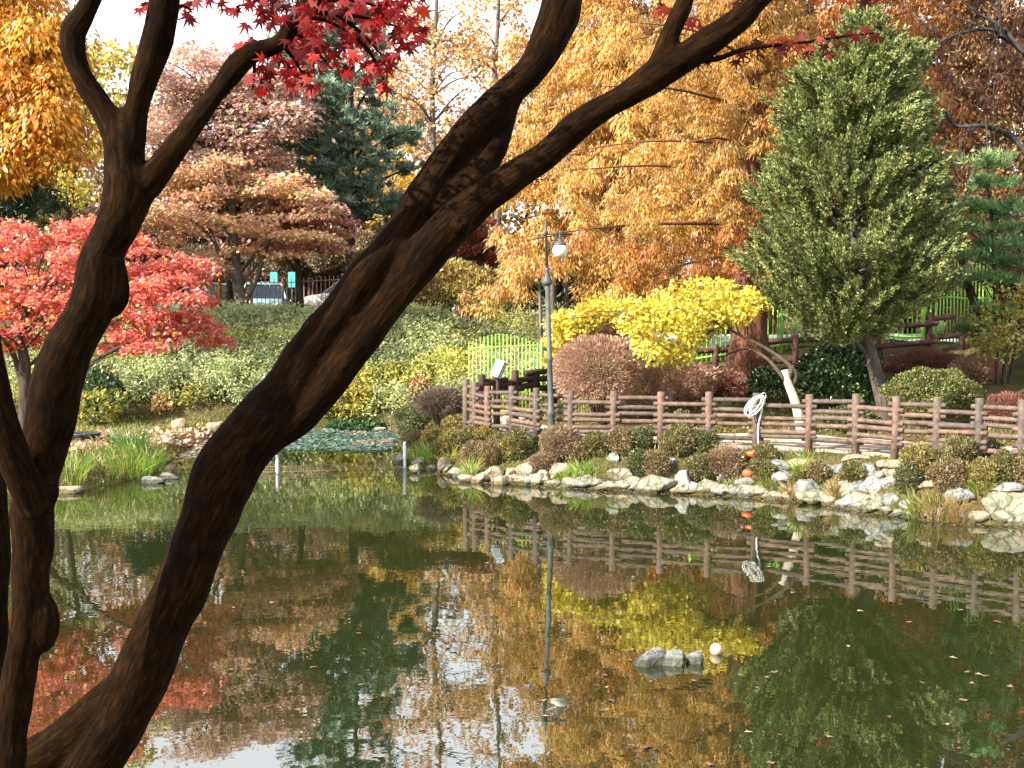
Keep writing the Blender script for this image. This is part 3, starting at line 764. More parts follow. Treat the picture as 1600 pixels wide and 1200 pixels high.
# larger shrubs behind the fence
def dome_px(name, x, y, rx, ry, D, pal, label, **k):
    s = D / F
    return dome(name, P(x, y, D + rx * s * .7), np.array([rx, rx * .85, ry]) * s, pal, label, **k)
BARB = [(3, '#c09a88'), (3, '#bc9a80'), (2, '#a88474'), (1, '#c8aa84'), (.5, '#a89868')]
BARB2 = [(3, '#9a6a5c'), (3, '#8a5850'), (2, '#a87860'), (1, '#7a6450')]
GLOSSY = [(3, '#2c4a1e'), (3, '#38581f'), (2, '#223c1a'), (1, '#5e7a34')]
MOUND = [(3, '#66723a'), (2, '#7c7c42'), (2, '#55602f'), (1, '#94803f')]
dome_px("barberry_shrub", 937, 580, 74, 58, 20.9, BARB, "big round reddish brown twiggy bush behind the fence, right of the lamp posts", ln=.085, wd=.016, dens=1.3, twiggy=True, stems=22, lump=.12)
dome_px("barberry_shrub", 1010, 612, 40, 36, 21.4, BARB, "low reddish twiggy bush at the right foot of the big round one", ln=.08, wd=.016, twiggy=True, stems=12)
dome_px("barberry_shrub", 1075, 600, 52, 30, 22.3, BARB, "spreading reddish brown bush beneath the yellow tree", ln=.08, wd=.016, twiggy=True, stems=12)
dome_px("barberry_shrub", 1135, 606, 34, 26, 22.6, BARB2, "dull brown bush against the left side of the thick redwood trunk", ln=.08, wd=.016, twiggy=True, stems=12)
dome_px("camellia_shrub", 1312, 588, 70, 50, 20.9, GLOSSY, "large glossy dark green rounded bush in front of the juniper trunk", ln=.085, wd=.05, leafmat=WAXY, dens=1.2)
dome_px("camellia_shrub", 1205, 600, 33, 28, 21.6, GLOSSY, "small dark green bush between the redwood trunk and the white wrapped trunk", ln=.08, wd=.045, leafmat=WAXY)
dome_px("clipped_shrub", 1456, 615, 68, 38, 18.9, MOUND, "wide green clipped mound right of the juniper trunk, behind the fence", ln=.05, wd=.028)
dome_px("barberry_shrub", 1440, 573, 62, 24, 23.2, BARB2, "long low purplish red bush below the right rail fence", ln=.08, wd=.016, twiggy=True, stems=14)
dome_px("barberry_shrub", 1527, 590, 42, 34, 22.2, BARB, "orange brown twiggy bush left of the yellow green sapling", ln=.08, wd=.016, twiggy=True, stems=14)
dome_px("barberry_shrub", 1585, 640, 48, 26, 18.6, BARB2, "red twiggy bush behind the right end of the log fence", ln=.07, wd=.016, twiggy=True, stems=12)
dome_px("clipped_shrub", 1330, 655, 40, 18, 19.6, DKGR, "low dark green growth at the foot of the glossy round bush", ln=.06, wd=.03)
dome_px("grey_shrub", 690, 630, 40, 22, 22.9, [(3, '#7a6e64'), (2, '#6a5a50'), (2, '#85705a')], "greyish leafless bush at the left end of the fence", ln=.09, wd=.014, twiggy=True, stems=16)

# ------------------------------------------------------------------ hose and orange floats
hp = ptop[9]
HOSEM = mat_plain("white_hose", (.72, .74, .72), .4)
hz = MB()
for k in range(9):
    a = np.linspace(0, 2 * np.pi, 22); u = k / 8
    ctr = np.array([hp[0] + .01 - .10 * u, hp[1] - .11 - .012 * k, hp[2] - .03 - .15 - .03 * u])
    tilt = .65 + rng.normal(0, .1)
    w, h = rng.uniform(.03, .12), .19 + rng.uniform(-.06, .03)
    ex, ez = np.cos(a) * w, np.sin(a) * h
    hz.tube(np.stack([ctr[0] + ex * math.cos(tilt) + ez * math.sin(tilt), ctr[1] + .02 * np.sin(a * 2 + k), ctr[2] - ex * math.sin(tilt) + ez * math.cos(tilt)], 1), .0075, 6, False)
gz = float(height(hp[0] - .02, hp[1] - .1))
hz.tube(spline([[hp[0] + .06, hp[1] - .10, hp[2] - .06], [hp[0] + .075, hp[1] - .1, hp[2] - .28], [hp[0] + .02, hp[1] - .1, hp[2] - .55], [hp[0] + .015, hp[1] - .12, gz + .1], [hp[0] + .03, hp[1] - .18, gz + .01]], 6), .017, 8)
hz.tube([[hp[0] - .09, hp[1] - .1, hp[2] - .24], [hp[0], hp[1] - .105, hp[2] - .20], [hp[0] + .1, hp[1] - .09, hp[2] - .21]], .010, 6)
tag(hz.build("hose", HOSEM), "white hose coiled and hung over the tenth pond fence post", "hose")
FLOATM = mat_plain("orange_plastic", (.80, .11, .03), .35)
for x, y, w, h, lab in ((1171, 707, 11, 5, "upper orange plastic float lying in the shrubs below the white hose"), (1165, 736, 9, 6, "lower orange plastic float lying in the shrubs below the white hose")):
    q = G(x, y + h); q = q + np.array([0, -.16, .05]); s = q[1] / F
    o = MB().lathe((0, 0, 0), [(.01, -w * s), (h * s * .6, -w * s * .9), (h * s, -w * s * .55), (h * s, w * s * .55), (h * s * .6, w * s * .9), (.012, w * s)], 12).build("float", FLOATM)
    o.location = q; o.rotation_euler = (math.radians(20), math.radians(82), math.radians(-10))
    tag(o, lab, "float", "orange floats on the bank")

# ------------------------------------------------------------------ grass, reeds, leaves
def tuft(name, px, py, hpx, wpx, label, pal, n=70, group="grass tufts along the bank"):
    b_ = G(px, py); s = b_[1] / F; hh = hpx * s
    root_r = wpx * s * .5
    a = rng.uniform(0, 2 * np.pi, n); q = np.sqrt(rng.uniform(0, 1, n)) * root_r
    C = b_ + np.stack([np.cos(a) * q, np.sin(a) * q, 0 * q - .02], 1)
    C[:, 2] = np.maximum(height(C[:, 0], C[:, 1]), -.03)
    lean = np.stack([np.cos(a), np.sin(a), 0 * a], 1) * rng.uniform(.05, .5, (n, 1)) + rng.normal(0, .1, (n, 3))
    Ls = hh * rng.uniform(.55, 1.15, n); wdt = .014 * rng.uniform(.7, 1.4, n)
    colr = pick(n, pal, .15)
    fo = Foliage(); A = unit(lean + [0, 0, 1]); Nn = lean + np.array([0, -1, .2])
    tip = C + A * (Ls * .55)[:, None]
    V1, c1 = leaf_arrays(C, A, Nn, Ls * .62, wdt, colr, 0, .6); fo.V.append(V1); fo.C.append(c1)
    A2 = unit(A + lean * 1.6 + np.array([0, 0, -.15])); V2, c2 = leaf_arrays(C + A * (Ls * .45)[:, None], A2, Nn, Ls * .6, wdt * .9, colr, 0, .3); fo.V.append(V2); fo.C.append(c2)
    o = fo.build(name, LEAFTHIN); tag(o, label, "grass", group)
GREENG = [(3, '#86a83e'), (2, '#a3b84a'), (2, '#6c8f35'), (.6, '#c2b45c')]
STRAW = [(3, '#b59a66'), (2, '#9a7a4c'), (2, '#8a8a48'), (1, '#c9b27e')]
MIXG = [(2, '#7f9440'), (2, '#94924a'), (2, '#6a7a34'), (1, '#b39a5c')]
TUFTS = [(108, 745, 44, 55, GREENG, "bright green reed clump on the left spit, nearest the leaning stem"), (205, 742, 52, 60, GREENG, "tall bright green reed clump at the middle of the left spit"),
 (232, 735, 44, 40, GREENG, "green reed clump at the tip of the left spit"), (165, 738, 26, 50, MIXG, "short mixed grass clump between the reed clumps of the left spit"), (205, 706, 52, 46, [(3, '#4f7a3a'), (2, '#5f8a3f'), (1, '#7a9440')], "dark green feathery clump behind the reeds of the left spit"),
 (672, 722, 40, 22, GREENG, "slender yellow green reeds at the rocky corner"), (648, 720, 34, 20, GREENG, "short green reeds beside the right net pole"), (735, 748, 34, 16, GREENG, "upright green blades between the cream rocks"), (910, 748, 32, 20, GREENG, "bright grass blades among rocks below the sixth fence post"),
 (930, 750, 20, 30, MIXG, "low grass on the mossy rocks below the seventh fence post"), (1250, 738, 30, 24, GREENG, "spiky green tuft below the eleventh fence post"), (1465, 812, 42, 44, STRAW, "wide dry straw coloured tuft drooping into the water at right"), (1435, 806, 40, 30, MIXG, "green and straw tuft at the waterline left of the dry tuft"),
 (1495, 812, 36, 30, STRAW, "dry brown tuft at the waterline right of the wide dry tuft"), (1305, 782, 34, 16, STRAW, "rust brown tuft at the waterline below the eleventh and twelfth posts"), (1235, 778, 28, 20, STRAW, "brown dead grass at the waterline below the eleventh post"), (1200, 760, 22, 26, MIXG, "small mixed grass tuft right of the orange floats"),
 (700, 722, 20, 26, [(2, '#d0c060'), (2, '#b5b04c'), (1, '#8a9a40')], "pale yellow grass tuft between the corner rocks"), (1530, 770, 30, 34, MIXG, "mixed grass tuft left of the biggest rock"), (880, 750, 18, 24, GREENG, "short green grass over the cream rock below the sixth post"), (1150, 765, 18, 30, MIXG, "mossy grass between flat rocks below the tenth post")]
for x, y, h, w, pal, lab in TUFTS: tuft("grass_tuft", x, y, h, w, lab, pal, int(40 + w * 1.6))

def scatter(n, box, cond, cap=8):
    out = []
    tot = 0
    for _ in range(cap):
        x = rng.uniform(box[0], box[1], n); y = rng.uniform(box[2], box[3], n); d = sdist(x, y)
        k = cond(x, y, d); out.append(np.stack([x[k], y[k]], 1)); tot += k.sum()
        if tot >= n: break
    q = np.concatenate(out)[:n]
    return np.column_stack([q, height(q[:, 0], q[:, 1])])
# short grass and litter on the banks
q = scatter(42000, (-12, 9, 15, 29.4), lambda x, y, d: (d > .06) & (d < 6) & ((vnoise(x * 1.3, y * 1.3) > .36) | (x < -5) | (d < 1.1)) & ~((x > -1.5) & (d > 1.25) & (d < 2.7)))
n = len(q); fo = Foliage()
left = q[:, 0] < -4
cc = np.where(left[:, None], pick(n, [(3, '#7c8a40'), (2, '#94944c'), (2, '#a5985c'), (1, '#5f7434')]), pick(n, [(2, '#6a7a34'), (2, '#8a8a44'), (2, '#a08a50'), (1, '#55682c')]))
fo.add(q - [0, 0, .01], np.array([0, 0, 1]) + rng.normal(0, .45, (n, 3)), rdir(n), rng.uniform(.06, .16, n), .013, cc)
tag(fo.build("grass", LEAF), "short green and straw coloured grass over both banks", "grass", kind="stuff")
q = scatter(9000, (-12, 9, 15, 30), lambda x, y, d: (d > .1) & (d < 6) & (((x > -3) & (vnoise(x * .9 + 5, y * .9) > .38)) | ((x < -4) & (y > 22.6) & (d < 3.4) & (vnoise(x * 1.2 + 3, y * 1.2) > .3))))
n = len(q); fo = Foliage()
fo.add(q + [0, 0, .012], rdir(n) * [1, 1, .35], np.array([0, 0, 1]) + rng.normal(0, .45, (n, 3)), rng.uniform(.05, .12, n), rng.uniform(.035, .07, n), pick(n, [(3, '#b98a5c'), (2, '#a5643a'), (2, '#cfae84'), (1, '#d9b23f'), (1, '#7a4a30')]))
tag(fo.build("fallen_leaves", LEAF), "brown and tan fallen leaves littering the banks", "leaves", kind="stuff")
# floating pads and leaf litter in the inlet
q = rng.uniform([-9.0, 22.6], [-2.7, 28.7], (9000, 2)); d = sdist(q[:, 0], q[:, 1])
px_ = 800 + q[:, 0] / q[:, 1] * F; py_ = YH + F * H / q[:, 1]
lim = 706 + 5 * (vnoise(px_ * .02, px_ * 0) - .5) + np.where(px_ < 420, 16, 0)
k = (d < .02) & (py_ < lim) & (vnoise(q[:, 0] * 2.2, q[:, 1] * 1.1) > .16)
q = q[k]; n = len(q); fo = Foliage()
pc = np.where(((px_[k] < 345) | (vnoise(q[:, 0] * 1.5 + 8, q[:, 1] * .9) > .66))[:, None], pick(n, [(2, '#a08468'), (2, '#8a8a80'), (1, '#c2a58a'), (1, '#7a8a78')]), pick(n, [(3, '#6f8a80'), (2, '#86a096'), (2, '#5a7468'), (1, '#8a9a6a')]))
fo.add(np.column_stack([q, rng.uniform(.006, .035, n)]), rdir(n) * [1, 1, .12], np.array([0, 0, 1]) + rng.normal(0, .22, (n, 3)), rng.uniform(.06, .14, n), rng.uniform(.06, .12, n), pc)
tag(fo.build("water_plants", LEAF), "grey green floating water plants and litter covering the inlet", "water plants", kind="stuff")
# leaves drifting on the open water, one by one
DRIFT = [(1085, 1064), (947, 1055), (948, 1074), (955, 1095), (848, 1095), (946, 1109), (853, 1119), (1010, 1168), (1156, 1055), (1198, 1059), (1170, 1144), (1440, 1067), (1518, 1068), (1510, 1050), (1530, 1054), (1541, 1057), (1578, 1073), (1507, 1094), (1480, 1132), (1218, 1149), (1295, 1151), (1206, 1192), (1490, 1028), (1558, 972), (1500, 953), (1420, 972), (1345, 955), (490, 1043), (425, 942), (365, 950), (640, 1080), (560, 990), (700, 860), (1210, 1050), (1017, 1065), (830, 965), (760, 880), (985, 1032), (1325, 1010), (1390, 1120), (660, 1140), (1110, 1195)]
fm = []
for k in range(4):
    a = np.linspace(0, 2 * np.pi, 10)[:-1]; rr = 1 + .35 * np.cos(a * 5 + k)
    top = np.stack([np.cos(a) * rr, np.sin(a) * rr * .7, .12 * np.cos(a * 2 + k) + .05], 1)
    V = np.vstack([[[0, 0, 0.0]], top]); fm.append((V, [[0, 1 + i, 1 + (i + 1) % 9] for i in range(9)]))
DRY = [mat_plain("dry_leaf", lin(c), .7) for c in ('#8a6a5c', '#7a5a4c', '#9c8470', '#6a4434')]
proto = []
for k, (V, Fs) in enumerate(fm):
    me = bpy.data.meshes.new("floating_leaf"); me.from_pydata((V * .035).tolist(), [], Fs); me.materials.append(DRY[k]); proto.append(me)
for i, (x, y) in enumerate(DRIFT):
    o = bpy.data.objects.new("floating_leaf", proto[i % 4]); col.objects.link(o)
    w = W(x, y); o.location = (w[0], w[1], .004); o.rotation_euler = (0, 0, rng.uniform(0, 6.3)); s_ = rng.uniform(.4, 1.0); o.scale = (s_ * 1.2, s_, s_)
    tag(o, "dry brown leaf floating on the open pond water", "leaf", "dry leaves floating on the pond")

# leaf scraps gathered on the water along the right bank
q = rng.uniform([-3.2, 14.5], [8.5, 23.5], (60000, 2)); d = sdist(q[:, 0], q[:, 1])
k = (d < -.02) & (d > -.75) & (rng.uniform(0, 1, len(q)) < np.exp(d * 5.5)) & (vnoise(q[:, 0] * 1.6, q[:, 1] * 1.6) > .42)
q = q[k][:1500]; n = len(q); fo = Foliage()
fo.add(np.column_stack([q, rng.uniform(.003, .008, n)]), rdir(n) * [1, 1, .03], np.array([0, 0, 1]) + rng.normal(0, .08, (n, 3)), rng.uniform(.03, .08, n), rng.uniform(.02, .05, n), pick(n, [(3, '#8a7250'), (2, '#6f7448'), (2, '#a58a5c'), (1, '#7a5638')]))
tag(fo.build("floating_litter", LEAF), "scraps of leaves and duckweed gathered on the water along the rocky bank", "floating litter", kind="stuff")

# a band of pale dead leaves across the back of the left spit
band = np.array([(95, 702), (120, 688), (190, 676), (330, 674), (350, 690), (300, 704), (245, 694), (170, 692), (110, 708)], float)
pts = []
while len(pts) < 520:
    p = np.array([rng.uniform(90, 352), rng.uniform(672, 708)]); c = False
    for i in range(len(band)):
        a, b_ = band[i], band[i - 1]
        if (a[1] > p[1]) != (b_[1] > p[1]) and p[0] < (b_[0] - a[0]) * (p[1] - a[1]) / (b_[1] - a[1]) + a[0]: c = not c
    if c: pts.append(G(*p))
q = np.array(pts); q = np.vstack([q, q + rng.normal(0, .12, q.shape) * [1, 1, 0]]); q[:, 2] = np.maximum(height(q[:, 0], q[:, 1]), 0) + rng.uniform(.01, .05, len(q)); n = len(q); fo = Foliage()
fo.add(q, rdir(n) * [1, 1, .4], np.array([0, -.3, 1]) + rng.normal(0, .4, (n, 3)), rng.uniform(.10, .18, n), rng.uniform(.07, .13, n), pick(n, [(3, '#d8b898'), (2, '#c09a7c'), (2, '#e6ccb0'), (1, '#a07860')]))
tag(fo.build("leaf_litter", LEAF), "band of pale curled dead leaves across the back of the left spit", "leaves", kind="stuff")
# ------------------------------------------------------------------ bank thicket (one mass of arching leafy shoots)
def thicket(name, label, q, hgt, pal, per=26, ln=.10, wd=.034, mat=LEAF, kind="stuff"):
    n = len(q); fo = Foliage()
    az = rng.uniform(0, 2 * np.pi, n); dirs = np.stack([np.cos(az), np.sin(az), 0 * az], 1)
    hh = hgt * rng.uniform(.6, 1.25, n) * np.where(label.startswith('pale'), 1 - .52 * sstep(30.4, 31.8, q[:, 1]), 1 + .8 * sstep(31, 34, q[:, 1])) * (.7 + .6 * vnoise(q[:, 0] * .8, q[:, 1] * .8))
    t = rng.uniform(.25, 1, (n, per))
    arch = (t ** 1.6)[..., None] * dirs[:, None] * (.55 * hh)[:, None, None]
    pos = q[:, None] + arch + np.stack([0 * t, 0 * t, hh[:, None] * (1.25 * t - .35 * t ** 2.5)], -1) + rng.normal(0, .06, (n, per, 3))
    pos = pos.reshape(-1, 3); m_ = len(pos); D_ = rep(dirs, per)
    cl = 0.68 + .64 * vnoise(pos[:, 0] * .9 + 4, pos[:, 1] * .9 + pos[:, 2] * .9)
    fo.add(pos, D_ * .5 + rng.normal(0, .6, (m_, 3)) + [0, 0, -.1], np.array([0, -.35, 1]) + rng.normal(0, .5, (m_, 3)), ln * rng.uniform(.6, 1.3, m_), wd * rng.uniform(.7, 1.3, m_), pick(m_, pal) * cl[:, None] * (1 + np.array([.30, .16, -.35]) * sstep(.55, .85, vnoise(pos[:, 0] * .7 + 11, pos[:, 1] * .7 + pos[:, 2]))[:, None]))
    return tag(fo.build(name, mat), label, "thicket", kind=kind)
q = scatter(5200, (-13.5, 1.2, 27.8, 34.2), lambda x, y, d: (d > .15) & (y > 28.55 + np.where(x < -7.2, .2, 0)) & (y < 33.6) & (x < .9 - np.clip(y - 30, 0, 3) * .2))
thicket("bank_thicket", "pale green leafy thicket covering the far bank", q, .86, [(4, '#a9b67e'), (3, '#bec690'), (2, '#93a268'), (1.2, '#c8c484'), (.4, '#ceb85e')], 30, .115, .04)
q = scatter(1900, (-.8, 3.2, 25.8, 36.5), lambda x, y, d: (d > 1.5) & ((y < 33) | (x < 2.8)))
thicket("bank_thicket", "grey green thicket behind the green gate", q, .8, [(4, '#939e6c'), (3, '#aaae7c'), (2, '#788858'), (1, '#b8b074')], 30, .11, .038)
# yellow brown brush further up, one bush each
BRUSH = [(600, 425, 56, 36, 37.6, [(3, '#8f8448'), (2, '#a3914c'), (2, '#7a6e44'), (1, '#a8804c')], "olive brown brush left of the leaning trunk's fork, below the pine"), (545, 398, 75, 36, 44, [(3, '#8a7a5c'), (2, '#9a8464'), (2, '#7a7048'), (1, '#a0704c')], "dull grey brown brush under the blue green pine"),
 (690, 450, 62, 40, 36.4, [(3, '#a89a52'), (2, '#8f8448'), (2, '#b8a24c'), (1, '#a0784c')], "yellow brown brush right of the leaning trunk"), (760, 462, 60, 40, 36.0, [(3, '#a3924e'), (2, '#b59e4a'), (2, '#7f7648'), (1, '#94683f')], "yellow and brown brush left of the lamp posts"),
 (640, 395, 60, 44, 40, [(3, '#94805a'), (2, '#a8865c'), (2, '#7a6a4c')], "tan brush seen behind the leaning trunk"), (700, 392, 56, 40, 41.5, [(3, '#a0805c'), (2, '#b08a64'), (2, '#8a7450'), (1, '#a85a44')], "pinkish tan brush above the far fence"),
 (480, 392, 60, 34, 45, [(3, '#7f6a50'), (2, '#94703f'), (2, '#6a6444')], "dark brown brush behind the red brown maple trunk"), (300, 440, 70, 50, 42, [(3, '#6a5a44'), (2, '#5a4c3c'), (1, '#7a6a44')], "dark brush behind the orange fence"), (130, 470, 110, 60, 38, [(3, '#5c6038'), (2, '#4a5230'), (2, '#77703c'), (1, '#a08c3f')], "dark olive brush behind the red maple")]
for x, y, rx, ry, D, pal, lab in BRUSH:
    dome_px("brush_shrub", x, y, rx, ry, D, pal, lab, ln=.15, wd=.06, dens=1.1, stems=14, lump=.5)
SCRUB = [(40, 455, 130), (190, 450, 110), (320, 448, 105), (440, 440, 110), (570, 440, 110), (690, 430, 110), (800, 430, 100)]
for (x, y, rx), w in zip(SCRUB, ("leftmost", "second", "third", "fourth", "fifth", "sixth", "rightmost")):
    dome_px("scrub_shrub", x, y, rx, 52, 46.5 + rng.uniform(-1, 1), [(3, '#6a6044'), (2, '#7c6c48'), (2, '#585438'), (1, '#8a6a50')], f"dull brown scrub along the back of the car park, {w} of seven from the left", ln=.26, wd=.14, dens=.9, stems=10, lump=.5)
for k, (x, y, rx, D_) in enumerate([(1010, 470, 90, 42), (1140, 470, 90, 45), (1270, 462, 90, 46), (1400, 455, 90, 43), (1510, 450, 90, 39), (1610, 455, 95, 37), (1720, 460, 90, 36)]):
    dome_px("scrub_shrub", x, y, rx, 58, D_, [(3, '#94783c'), (2, '#a88a44'), (2, '#7c6838'), (1, '#9a6038')], f"ochre scrub beyond the long green picket fence, {ORD[k]} of seven from the left", ln=.24, wd=.13, dens=.9, stems=10, lump=.5)
# accents low on the far bank
dome_px("holly_shrub", 160, 618, 40, 38, 27.4, [(3, '#2f4424'), (2, '#3f5a2c'), (1, '#55683a')], "dark holly like bush on the far bank left of the orange sapling", ln=.10, wd=.055, leafmat=WAXY, lump=.5)
dome_px("yellow_shrub", 148, 638, 44, 28, 26.6, [(2, '#bcb85a'), (3, '#98a04c'), (1, '#cc9c48'), (2, '#667638')], "yellow green bush at the water's edge above the dark basin", ln=.12, wd=.08, lump=.8, dens=.55)
dome_px("orange_sapling", 253, 632, 15, 16, 28.6, [(3, '#ffcc94'), (2, '#f8b47c'), (1, '#ffdcb0')], "tiny bright orange sapling on the far bank", ln=.13, wd=.1, dens=.6, lump=.5)
dome_px("orange_sapling", 652, 612, 17, 22, 28.6, [(3, '#c0643a'), (2, '#a8502f'), (1, '#b0884c')], "rusty orange sapling on the bank left of the fence end", ln=.12, wd=.08, dens=.6, lump=.6)
dome_px("yellow_shrub", 555, 630, 44, 44, 28.8, [(3, '#b8a848'), (3, '#c9b44c'), (2, '#8f9448'), (1, '#a88a3f')], "yellowish bush on the far bank just right of the leaning trunk", ln=.12, wd=.06, dens=.9, lump=.5)
dome_px("ivy_mound", 560, 662, 70, 9, 28.4, [(3, '#2f5a34'), (2, '#3f6a3c'), (1, '#6a8a4c')], "dark green ivy along the water's edge of the far bank", ln=.1, wd=.07, bottom=-.2)
# a dark basin and a few stones on the left shore
bz = G(132, 690); s = bz[1] / F
o = MB().lathe((0, 0, 0), [(.14, 0), (.27, .08), (.33, .18), (.35, .21), (.31, .21), (.22, .12), (.03, .09)], 20).build("stone_basin", mat_plain("dark_glazed", (.045, .05, .05), .45))
o.location = bz + np.array([0, 0, -.02]); tag(o, "dark round basin on the left shore below the yellow green bush", "basin")
for k, (x, y, rx, ry, mi, lab) in enumerate([(238, 750, 15, 6, 1, "flat grey rock at the tip of the left spit"), (262, 744, 15, 5, 1, "dark low rock off the tip of the left spit"), (100, 765, 24, 6, 0, "low cream rock along the left spit, nearest the leaning stem"), (335, 668, 14, 8, 0, "cream rock on the far bank beside the leaning trunk"), (278, 662, 11, 8, 0, "cream rock under the orange sapling"), (262, 690, 13, 5, 0, "buff rock among the litter on the left shore"), (540, 668, 13, 5, 0, "cream stone at the far waterline right of the leaning trunk"), (592, 670, 10, 4, 0, "small cream stone at the far waterline near the dark shrub")]):
    add_rock("rock", x, y, rx, ry, mi, lab, 300 + k, "rocks on the left and far shore")

# ------------------------------------------------------------------ trees
# red maple on the left spit
RED = [(4, '#f48280'), (3, '#f4926e'), (2, '#ea7070'), (1.8, '#f4ac5c'), (1, '#d85a58')]
REDIN = [(3, '#e0842c'), (2, '#d86a30'), (2, '#c84a34')]
D = 19.2
top_p = [(-60, 400), (-20, 372), (30, 355), (80, 372), (120, 352), (150, 345), (180, 352), (205, 372), (60, 392), (20, 400), (110, 395), (150, 385), (215, 388), (0, 430), (50, 428), (95, 432), (140, 425), (190, 420), (260, 415), (300, 410), (270, 432), (235, 440), (300, 432),
         (20, 462), (75, 466), (125, 460), (200, 462), (250, 458), (290, 462), (312, 468), (-30, 480), (15, 492), (60, 500), (220, 490), (262, 492), (302, 494), (325, 510), (335, 530), (200, 520), (245, 520), (285, 515), (180, 540), (225, 540), (20, 520), (60, 525), (-40, 515), (100, 505), (150, 500), (110, 480), (170, 480)]
pd = pxpads(top_p, D, 1.1); pin = pxpads([(20, 470), (70, 480), (120, 470), (40, 445), (90, 450), (10, 515), (200, 500), (240, 505), (-40, 450), (150, 450), (50, 535), (10, 540)], D + .6, .6)
base = foot(36, D)
def fill(fo):
    pads_maple(fo, pd, .33, RED, 300, .08, .066, .30, .12); pads_maple(fo, pin, .37, REDIN, 150, .08, .065, .35, .12)
    pads_ball(fo, inpoly([(-60, 360), (30, 345), (170, 340), (230, 400), (320, 410), (335, 520), (200, 550), (0, 545), (-60, 520)], 70, D + .1, .9), .26, RED, 75, .08, .066, .6)
trk = np.array([base - [0, 0, .1], P(40, 640, D), P(38, 560, D), P(30, 520, D), P(60, 450, D)])
def ex(mb):
    mb.tube(spline([P(40, 625, D), P(22, 555, D), P(4, 530, D - .3), P(-40, 480, D)], 4), np.linspace(.06, .02, 13), 7, False)
    mb.tube(spline([P(40, 635, D), P(110, 590, D), P(150, 562, D - .4), P(215, 530, D - .4), P(290, 500, D)], 4), np.linspace(.06, .015, 17), 7, False)
make_tree("maple_tree", "bright pinkish red maple with layered crown at left over the spit", base, trk, .15, np.vstack([pd[::3], pin[::3]]), fill, LEAFTHIN, limb_r=.022, extra=ex, bark=BARK)

# orange yellow tree hanging in from the upper left
ORY = [(4, '#dc922c'), (3, '#e2a838'), (2, '#c87a20'), (2, '#e6bc48'), (1.2, '#9a7a28')]
D = 27.5
pd = inpoly([(-90, -50), (20, -60), (100, -20), (112, 60), (98, 140), (112, 200), (105, 245), (40, 235), (-40, 250), (-90, 230)], 150, D, 1.3)
base = foot(-60, 27.8)
make_tree("zelkova_tree", "orange yellow tree hanging into the upper left corner", base, [base - [0, 0, .1], base + [0, 0, 3], base + [.2, -.1, 6.5], base + [.4, -.1, 9.5]], .24, pd[::3],
          lambda fo: clumps_droop(fo, np.vstack([pd, pd + rng.normal(0, .3, pd.shape)]), ORY, 150, .55, .17, .07, .12), LEAFTHIN, limb_r=.05)
# pale yellow tree behind it
PYEL = [(3, '#d8c860'), (3, '#cbb84c'), (2, '#b0a448'), (1, '#dcd08a')]
D = 33.0
pd = inpoly([(-80, 190), (60, 215), (110, 215), (130, 60), (210, 85), (225, 160), (190, 230), (140, 300), (90, 330), (30, 320), (-80, 320)], 66, D, 1.6)
base = foot(95, D)
make_tree("yellow_tree", "thin pale yellow tree behind the forked dark trunk", base, [base - [0, 0, .1], P(100, 420, D), P(112, 300, D), P(135, 160, D), P(150, 60, D)], .13, pd[::2],
          lambda fo: pads_ball(fo, pd, .52, PYEL, 62, .16, .12, .6), LEAFTHIN, limb_r=.035)
# dark conifer glimpsed low left
D = 30.0
pd = np.vstack([inpoly([(-60, 300), (20, 265), (80, 300), (95, 335), (-40, 350)], 34, D, .8)]); base = foot(20, D)
make_tree("fir_tree", "dark green conifer peeping above the red maple at far left", base, [base - [0, 0, .1], P(20, 400, D), P(22, 270, D)], .13, pd[::3],
          lambda fo: tufts(fo, rep(pd, 5) + rng.normal(0, .22, (len(pd) * 5, 3)), [(3, '#22384a'), (2, '#2c4636'), (1.5, '#5f7a34')], 26, .26, .04))
dark = thing("fir_tree", foot(240, 36), "dark blue green conifer behind the right side of the red maple", "tree")
pd = inpoly([(190, 385), (230, 372), (270, 392), (262, 425), (200, 430)], 22, 36, .8)
MB().tube([foot(240, 36), P(240, 380, 36)], [.12, .05], 7).build("trunk", BARK, dark)
fo = Foliage(); tufts(fo, rep(pd, 5) + rng.normal(0, .2, (len(pd) * 5, 3)), [(3, '#24323f'), (2, '#2f4440')], 26, .28, .04); fo.build("crown", NEEDLE, dark)

# rusty maple with forked trunk in front of the parked cars
RU = [(3, '#f2bc8a'), (3, '#eeaa84'), (2, '#dca898'), (2, '#d6b87c'), (1, '#bca09a'), (1, '#f4d09c')]
D = 34.4; base = foot(392, D)
pd = inpoly([(215, 300), (300, 250), (400, 240), (500, 280), (522, 330), (500, 400), (440, 408), (400, 415), (360, 430), (310, 430), (290, 400), (225, 380)], 92, D, 1.6)
def ex(mb):
    mb.tube(spline([P(383, 470, D), P(398, 440, D - .2), P(420, 380, D), P(440, 320, D + .3)], 4), np.linspace(.11, .03, 13), 7, False)
    mb.tube(spline([P(372, 450, D), P(345, 400, D), P(320, 340, D), P(300, 290, D)], 4), np.linspace(.10, .03, 13), 7, False)
make_tree("maple_tree", "rusty orange maple with a forked trunk in front of the far fence", base, [base - [0, 0, .1], P(388, 495, D), P(374, 458, D), P(368, 400, D), P(362, 320, D), P(358, 260, D)], .27, pd[::3],
          lambda fo: pads_maple(fo, pd, .62, RU, 150, .135, .105, .2, .2), LEAFTHIN, limb_r=.05, extra=ex, bark=GREYBARK)
